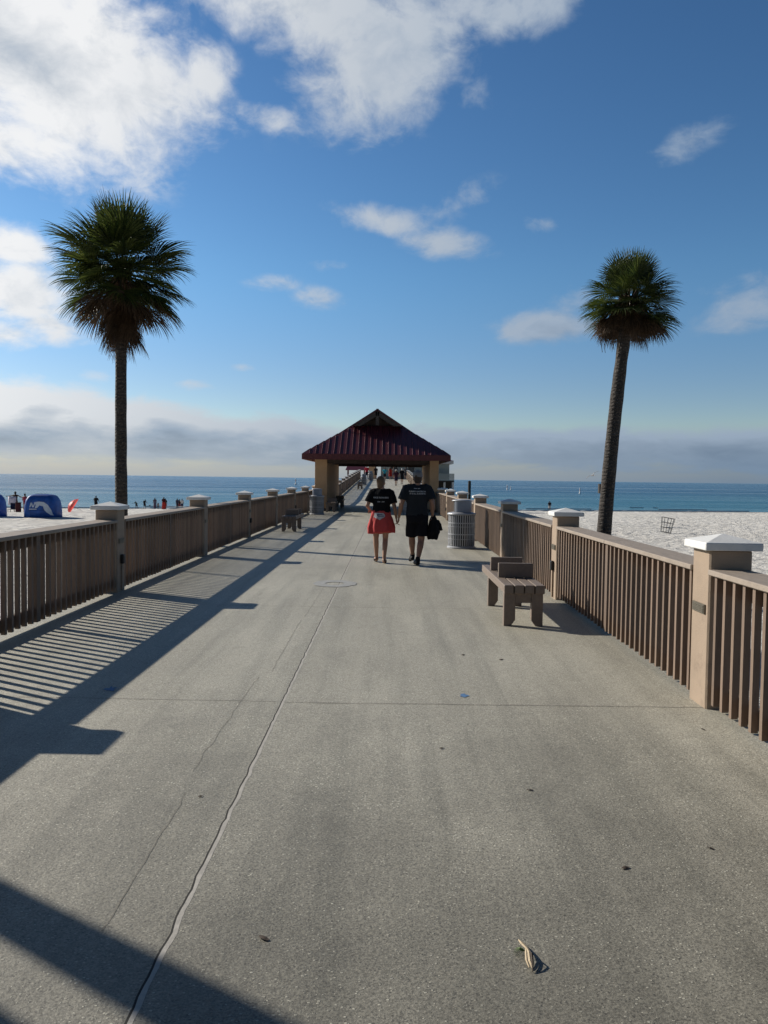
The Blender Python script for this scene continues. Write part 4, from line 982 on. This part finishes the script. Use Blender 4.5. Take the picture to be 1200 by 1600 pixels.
# ------------------------------------------------------------------ beach people and gear
def on_sand(px, Y):
    p = at(px, 780, Y); return (p.x, Y, max(sand_z(p.x, Y), SEA_Z - .15))
DK = (.10, .055, .035)
beach_people = [
    (24, 70, 1.84, 'beachgoer with both arms stretched out beside the white towel, dark hair', dict(top=(.03, .02, .02), top_kind='tank', bottom=(.10, .03, .03), hair_style='bun', J=dict(elL=(-.46, 0, 1.36), wrL=(-.70, 0, 1.34), handL=(-1, 0, 0), elR=(.44, .0, 1.30), wrR=(.66, .05, 1.22), handR=(1, 0, -.2)))),
    (39, 69, 1.66, 'beachgoer in a pink swimsuit with a high bun behind the large cabana', dict(top=(.35, .06, .10), top_kind='tank', bottom=(.55, .16, .22), bottom_kind='briefs', hair_style='bun', J=dict(elL=(-.26, .06, 1.14), wrL=(-.12, .24, 1.10), wrR=(.12, .24, 1.12)))),
    (150, 96, 1.75, 'beachgoer in black with a backpack walking between umbrella and palm trunk', dict(top=(.01, .01, .012), top_kind='tee', bottom=(.012, .012, .02), hair_style='short', J=dict(elR=(.27, .08, 1.16), wrR=(.34, .20, .94)))),
    (213, 118, 1.25, 'child leaning and reaching out, leftmost player right of the tall palm', dict(top=(.04, .07, .07), top_kind='tee', bottom=(.02, .03, .05), J=dict(head=(-.14, .02, 1.55), neck=(-.12, 0, 1.40), shL=(-.30, 0, 1.36), shR=(.05, 0, 1.34), chest=(-.10, 0, 1.22), elL=(-.50, 0, 1.25), wrL=(-.70, 0, 1.22), handL=(-1, 0, 0), knR=(.22, .05, .5), anR=(.38, -.1, .10), toeR=(.45, .05, .03)))),
    (226, 122, 1.55, 'slim child bending forward to the beach ball', dict(top=(.012, .012, .015), top_kind='tank', bottom=(.02, .02, .03), J=dict(head=(.10, .05, 1.56), neck=(.06, 0, 1.42), elR=(.30, .10, 1.16), wrR=(.42, .15, 1.02), knL=(-.12, .1, .5), anL=(-.22, -.1, .10), toeL=(-.2, .06, .03)))),
    (242, 116, 1.72, 'adult in a long mauve wrap beside a small child at the water edge', dict(top=(.12, .10, .15), top_kind='dress', leg_hem=.15, hair_style='long')),
    (247, 116, 1.02, 'small pale dressed child at the side of the mauve wrap', dict(top=(.35, .30, .28), top_kind='tee', bottom=(.10, .10, .12), hair_style='short')),
    (256, 114, 1.82, 'adult in dark top and long red skirt, tallest of the group at the water edge', dict(top=(.05, .01, .012), top_kind='tee', bottom=(.42, .035, .025), bottom_kind='skirt', leg_hem=.06, hair_style='long')),
    (258.5, 116, 1.62, 'person in black pressed close behind the red skirt', dict(top=(.012, .01, .012), top_kind='tee', bottom=(.25, .03, .025), hair_style='long')),
    (277, 120, 1.68, 'person in dark blue, leftmost of three beside the capped post', dict(top=(.03, .03, .06), top_kind='tee', bottom=(.03, .03, .05), leg_hem=.3)),
    (280.5, 121, 1.58, 'person in dark maroon shorts, middle of three beside the capped post', dict(top=(.015, .015, .018), top_kind='tee', bottom=(.16, .03, .04))),
    (284.5, 120, 1.64, 'person in white shirt, nearest the post of the three beside it', dict(top=(.60, .58, .56), top_kind='tee', bottom=(.03, .03, .07))),
    (859, 137, 1.80, 'lone bather in dark shirt and pale shorts at the right waterline', dict(top=(.02, .012, .014), top_kind='tee', bottom=(.45, .44, .43), hair_style='short', J=walk_J(1)))]
for i, (px, Y, h, lb, kw) in enumerate(beach_people):
    kw.setdefault('hair', (.02, .015, .012)); kw.setdefault('group', 'people on the beach')
    person(lb, on_sand(px, Y), random.uniform(-.6, .6) if 'J' not in kw else 0, h, skin=DK if i != 1 else (.28, .15, .10), vox=.022, **kw)
def backpack():
    p = on_sand(149, 95.78); m = MB(); m.ell((0, 0, 0), (.15, .10, .24)); m.ell((0, -.08, -.08), (.11, .05, .11)); o = link('backpack', solid(m, .02, 2), cloth((.012, .012, .015)), None, (p[0] + .02, p[1], p[2] + 1.24), True); tag(o, 'black backpack on the back of the beachgoer beside the palm trunk', 'backpack')
backpack()
m = MB(); m.ell((0, 0, .11), (.11, .11, .11)); o = m.obj('beach_ball', cloth((.03, .03, .05), .5, 'ball_rubber'), None, (lambda q: (q[0], q[1], q[2] + .45))(on_sand(234, 120)), True); tag(o, 'dark beach ball in the air between the players', 'ball')
def cabana(label, px, Y, rz=0.0, w=1.24):
    p = on_sand(px, Y); t = thing('beach_cabana', label, 'beach tent', (p[0], p[1], p[2] - .02), rz, 'blue pop-up cabanas on the sand')
    a, b, hh, n = w, .95, 1.72, 4.6
    def surf(x, z): 
        q = 1 - abs(x / (a * (1 - .10 * z / hh))) ** n - abs(z / hh) ** n
        return -b * max(0, q) ** (1 / n)
    m = MB(); rs = []
    NT_ = 22
    for i in range(NT_ + 1):
        ph = (math.pi / 2) * i / NT_
        cz, sz = math.cos(ph) ** (2 / n) if math.cos(ph) > 1e-9 else 0, math.sin(ph) ** (2 / n)
        r_ = []
        for q in range(48):
            th = 2 * math.pi * q / 48; c_, s_ = math.cos(th), math.sin(th)
            x = a * (1 - .10 * sz) * cz * math.copysign(abs(c_) ** (2 / n), c_); y = b * cz * math.copysign(abs(s_) ** (2 / n), s_)
            fold = 1 - .035 * abs(math.sin(th * 3)) * (1 - .5 * sz) + .022 * noise.noise(Vector((x * 5, y * 5, sz * 9))) + .018 * noise.noise(Vector((x * 3, y * 3, sz * 4)))
            r_.append((x * fold, y * fold, hh * sz))
        rs.append(r_)
    m.rings(rs); shell = m.obj('canopy', MAT['blue'], t, smooth=True)
    bvh = BVHTree.FromPolygons([v.co for v in shell.data.vertices], [q.vertices for q in shell.data.polygons])
    def patch(name, poly, mat, cell=.014):
        mm = MB(); xs = [q[0] for q in poly]; zs = [q[1] for q in poly]
        def inside(x, z):
            c = False
            for (x1, z1), (x2, z2) in zip(poly, poly[1:] + poly[:1]):
                if (z1 > z) != (z2 > z) and x < (x2 - x1) * (z - z1) / (z2 - z1) + x1: c = not c
            return c
        def pt(x, z):
            h = bvh.ray_cast(Vector((x, -3, z)), Vector((0, 1, 0))); return (x, (h[0].y if h[0] else -.5) - .012, z)
        x = min(xs)
        while x < max(xs):
            z = min(zs)
            while z < max(zs):
                if inside(x + cell / 2, z + cell / 2): mm.add([pt(x, z), pt(x + cell, z), pt(x + cell, z + cell), pt(x, z + cell)], [(0, 1, 2, 3)])
                z += cell
            x += cell
        mm.obj(name, mat, shell)
    s = w / 1.24
    sweep = [(-.30, 1.14), (.05, 1.20), (.40, 1.16), (.68, .98), (.90, .66), (1.06, .20), (.86, .26), (.62, .42), (.44, .62), (.36, .86), (.10, .92), (-.05, .74), (-.22, .72), (-.16, .95)]
    patch('sweep_logo', [(x * s, z) for x, z in sweep], MAT['print_white'])
    for poly in ([(-.62, .78), (-.54, .78), (-.44, 1.12), (-.52, 1.12)], [(-.50, 1.12), (-.42, 1.12), (-.34, .78), (-.42, .78)], [(-.38, .78), (-.30, .78), (-.18, 1.12), (-.26, 1.12)], [(-.64, .62), (-.10, .62), (-.10, .68), (-.64, .68)]):
        patch('letter_stroke', [(x * s, z) for x, z in poly], MAT['print_white'], .012)
    def seam(pts, r=.011):
        L = []
        for (xa, za), (xb, zb) in zip(pts, pts[1:]):
            for q in range(8):
                x, z = xa + (xb - xa) * q / 8, za + (zb - za) * q / 8; h = bvh.ray_cast(Vector((x, -3, z)), Vector((0, 1, 0)))
                if h[0] is not None: L.append(h[0])
        if len(L) > 3: mm = MB(); mm.tube(L, r, 6); mm.obj('seam', MAT['seam'], shell)
    seam([(-a * .96, .56), (a * .96, .56)]); seam([(-a * .45, .02), (-a * .40, hh * .95)]); seam([(a * .30, .57), (a * .36, hh * .95)]); seam([(-a * .9, .57), (-a * .55, hh * .97)]); seam([(-a * .4, 1.25), (a * .2, hh * .97)])
    m = MB(); m.tube([(-a * .62, -.2, hh * .96), (-a * .3, -.1, hh * 1.004), (a * .3, -.1, hh * 1.004), (a * .62, -.2, hh * .96)], .02, 8); m.obj('pole', MAT['wire'], t)
    return t
cabana('large blue cabana with white swoosh print, closed back to the pier', 67.5, 57, .03)
cabana('blue cabana cut by the left edge of the photo', -21, 57.5, -.1, 1.3)
def umbrella():
    p = on_sand(115, 74); t = thing('beach_umbrella', 'coral red beach umbrella tipped on its side on the sand', 'umbrella', (p[0], p[1], p[2] + .55)); t.rotation_euler = (R(14), R(-58), 0)
    m = MB(); n = 8; rs = []
    for r, z in ((.03, .48), (.30, .42), (.62, .25), (.85, 0)):
        rs.append([(r * (1 - .04 * (k % 2)) * math.cos(math.pi * k / n), r * (1 - .04 * (k % 2)) * math.sin(math.pi * k / n), z) for k in range(2 * n)])
    m.rings(rs, False); m.obj('canopy', MAT['coral'], t)
    m = MB(); m.tube([(0, 0, -.95), (0, 0, .50)], .018, 8); m.obj('pole', MAT['white'], t)
    for k in range(8):
        a = math.pi * 2 * k / 8; m = MB(); m.tube([(0, 0, .38), (.83 * math.cos(a), .83 * math.sin(a), .01)], .006, 5); m.obj('rib', MAT['wire'], t)
umbrella()
def gear():
    p = on_sand(19, 69); t = thing('beach_towel', 'white beach towel held up beside the outstretched arm', 'towel', (p[0], p[1], p[2]))
    m = MB(); m.rings([[(x * .36 + .02 * math.sin(z * 5), .03 * math.sin(x * 6 + z), z) for z in (.62, .85, 1.1, 1.38)] for x in (-1, -.6, -.2, .2, .6, 1)], False, False); o = m.obj('cloth', cloth((.62, .58, .66), .9, 'towel_cotton'), t, smooth=True)
    sd = o.modifiers.new('s', 'SOLIDIFY'); sd.thickness = .02
    p = on_sand(19, 68.2); t = thing('beach_chair', 'low navy beach chair in front of the white towel', 'chair', p)
    m = MB(); m.box(-.28, .28, -.25, .25, .24, .28); m.obj('seat', cloth((.015, .02, .06)), t)
    m = MB(); m.box(-.28, .28, .26, .29, .26, .80); m.obj('backrest', cloth((.015, .02, .06)), t)
    for x in (-.29, .26):
        for y in (-.24, .22): m = MB(); m.box(x, x + .03, y, y + .03, 0, .238); m.obj('leg', MAT['wire'], t)
    for x in (-.36, .292): m = MB(); m.box(x, x + .06, -.26, .27, .45, .48); m.obj('armrest', MAT['wire'], t)
    p = on_sand(28.5, 67.6); t = thing('cooler_bag', 'tall dark maroon cooler bag standing between the chair and the pink swimsuit', 'cooler bag', p)
    m = MB(); m.box(-.20, .20, -.16, .16, .0, .82); m.obj('bag_body', cloth((.07, .022, .028)), t, bevel=.04); m = MB(); m.box(-.215, .215, -.175, .175, .822, .88); m.obj('lid', cloth((.03, .02, .025)), t, bevel=.02); m = MB(); m.tube([(-.15, 0, .88), (-.1, 0, 1.0), (.1, 0, 1.0), (.15, 0, .88)], .014, 8); m.obj('handle', MAT['black'], t)
gear()
def wire_bin():
    p = on_sand(1041.5, 49); t = thing('wire_basket_bin', 'tilted black wire trash basket on the white sand to the right', 'trash basket', p); t.rotation_euler = (R(3), R(8), .2)
    m = MB(); H_ = .95
    for k in range(12):
        a = 2 * math.pi * k / 12; m.tube([(.30 * math.cos(a), .30 * math.sin(a), .02), (.40 * math.cos(a), .40 * math.sin(a), H_)], .013, 6)
    m.obj('uprights', MAT['wire'], t)
    for z in (.03, .33, .63, .94):
        r = .30 + .10 * z / H_; m = MB(); m.tube([(r * math.cos(q * .2618), r * math.sin(q * .2618), z) for q in range(25)], .022 if z in (.03, .94) else .017, 6, False); m.obj('hoop', MAT['wire'], t)
wire_bin()
def pole_thing(name, label, px, Y, y_top, y_bot, r, mat, cat, box=False):
    a, b = at(px, y_top, Y), at(px, y_bot, Y); t = thing(name, label, cat, (b.x, Y, b.z))
    h = a.z - b.z; m = MB(); m.tube([(0, 0, 0), (0, 0, h)], r, 10); m.obj('shaft', mat, t)
    m = MB()
    if box: m.box(-.24, .24, -.2, .2, h - .75, h - .05); m.obj('sign_box', mat, t)
    else: m.lathe([(r * 1.15, h + .0), (r * 1.15, h + .08), (.01, h + .22)], 10); m.obj('top_cap', mat, t)
    return t
pole_thing('mooring_pile', 'dark piling standing in the sea right of the end house', 733, 170, 752.5, 790, .32, MAT['dpost'], 'piling')
pole_thing('sign_pole', 'thin dark pole with a box, behind the leaning palm trunk', 939, 58, 755, 822, .05, MAT['dpost'], 'pole', True)
WB = pm('white_marker', (.75, .76, .76), .5, .08, 3, 0)
def buoy(label, px, py, h):
    w = ray(px, py); s = (SEA_Z - EYE) / w.z; q = w * s; Y = q.y; r = .10 * h
    t = thing('marker_buoy', label, 'buoy', (q.x, q.y, SEA_Z)); m = MB(); m.lathe([(r * 1.5, -.3), (r * 1.5, h * .2), (r * .8, h * .35), (r * .7, h), (.01, h + r)], 14); m.obj('float', WB, t); m = MB(); m.lathe([(r * .84, h * .62), (r * .84, h * .75)], 14); m.obj('band', pm('orange_band', (.5, .12, .03), .5), t)
buoy('white marker buoy at sea, left of two close together', 792.5, 765.5, 2.6); buoy('white marker buoy at sea, right and shorter of two close together', 798, 765.5, 2.0); buoy('white marker buoy at sea just left of the leaning palm', 906, 771.5, 2.4); buoy('far thin marker buoy above the left railing', 462, 757.5, 4.5)
def gull():
    p = at(926, 743, 62); t = thing('seagull', 'grey seagull gliding low over the sea left of the leaning palm', 'bird', p); t.rotation_euler = (0, R(-28), R(20))
    m = MB(); m.tube([(0, -.22, 0), (0, -.12, .01), (0, .02, .02), (0, .16, .01), (0, .22, 0)], [.012, .05, .065, .045, .012], 12); m.ell((0, .19, .02), (.035, .05, .035)); m.cap_cone((0, .23, .02), (0, .29, .01), .014, .005); m.box(-.05, .05, -.36, -.2, -.005, .008)
    for s in (-1, 1):
        rs = []
        for x, y, z, c in ((.03, .03, .02, .09), (.25, .07, .10, .085), (.48, .03, .09, .06), (.68, -.06, .05, .015)):
            rs.append([(s * x, y + c, z), (s * x, y, z + .018), (s * x, y - c, z), (s * x, y, z - .006)])
        m.rings(rs if s > 0 else rs[::-1])
    link('body', solid(m, .012, 1), MAT['gull'], t, smooth=True)
gull()

# ------------------------------------------------------------------ bits lying on the deck
def husk():
    t = thing('palm_husk', 'split dry palm husk with a green frayed end lying on the concrete', 'husk', (.50, 2.635, 0), R(-14)); t.scale = (.68, .80, .9)
    def strip(pts, w, mat, nm, th=.004):
        m = MB(); rs = []
        for (x, y, z), ww in zip(pts, w): rs.append([(x - ww, y, z), (x, y - ww * .3, z + th), (x + ww, y, z), (x, y + ww * .2, z - th * .3)])
        m.rings(rs); return m.obj(nm, mat, t)
    strip([(-.055, .115, .006), (-.030, .075, .014), (-.005, .035, .020), (.008, 0, .026), (.018, -.05, .020), (.035, -.085, .006)], [.003, .013, .010, .010, .011, .003], MAT['husk'], 'blade')
    strip([(-.010, .040, .018), (-.006, 0, .024), (.0, -.045, .018), (.016, -.075, .006)], [.004, .007, .008, .003], MAT['husk'], 'blade')
    strip([(.006, .03, .012), (.022, -.02, .034), (.030, -.06, .022), (.034, -.095, .004)], [.004, .007, .007, .002], MAT['deadleaf'], 'blade')
    m = MB()
    for k in range(9): a = R(150 + k * 11); m.tube([(-.012, .03, .012), (-.012 + .03 * math.cos(a), .03 + .02 * math.sin(a), .018), (-.012 + .06 * math.cos(a), .03 + .05 * math.sin(a), .004)], [.0016, .0014, .0006], 4)
    m.obj('frayed_end', MAT['greenbit'], t)
husk()
for i, (x, y, s, lb) in enumerate(((-.426, 2.723, .030, 'dark leaf scrap just right of the joint in the foreground'), (1.032, 3.276, .026, 'dark leaf scrap to the right, beyond the husk'), (.773, 4.103, .022, 'small dark scrap in the middle of the right slab'), (1.053, 7.127, .035, 'dark scrap on the near side of the large bench'), (.344, 4.726, .022, 'tiny dark scrap right of the centre, nearer than the blue mark'), (2.123, 5.177, .026, 'dark scrap at the foot of the nearest right post'), (1.474, 3.47, .02, 'tiny reddish dark scrap at the right of the foreground'), (.72, 7.3, .03, 'faint dark scrap left of the scrap before the bench'), (-.95, 3.95, .018, 'tiny dark scrap on the left slab beside the thin crack'))):
    m = MB(); n = 9; L = []
    rng = random.Random(i); a0 = rng.uniform(0, 3)
    for k in range(n):
        u = k / (n - 1) * 2 - 1; w = s * .42 * (1 - u * u) ** .7 + .0006; L.append([(u * s, -w, .004 + .004 * u * u), (u * s, 0, .0035 + .010 * (1 - abs(u))), (u * s, w, .003 + .006 * (1 - u * u))])
    m.rings(L, False, False); o = m.obj('leaf_scrap', MAT['deadleaf'], None, (x, y, .001), True); o.scale = (.8, .8, .6); o.rotation_euler = (0, 0, a0); tag(o, lb, 'leaf', 'dark leaf scraps on the concrete')
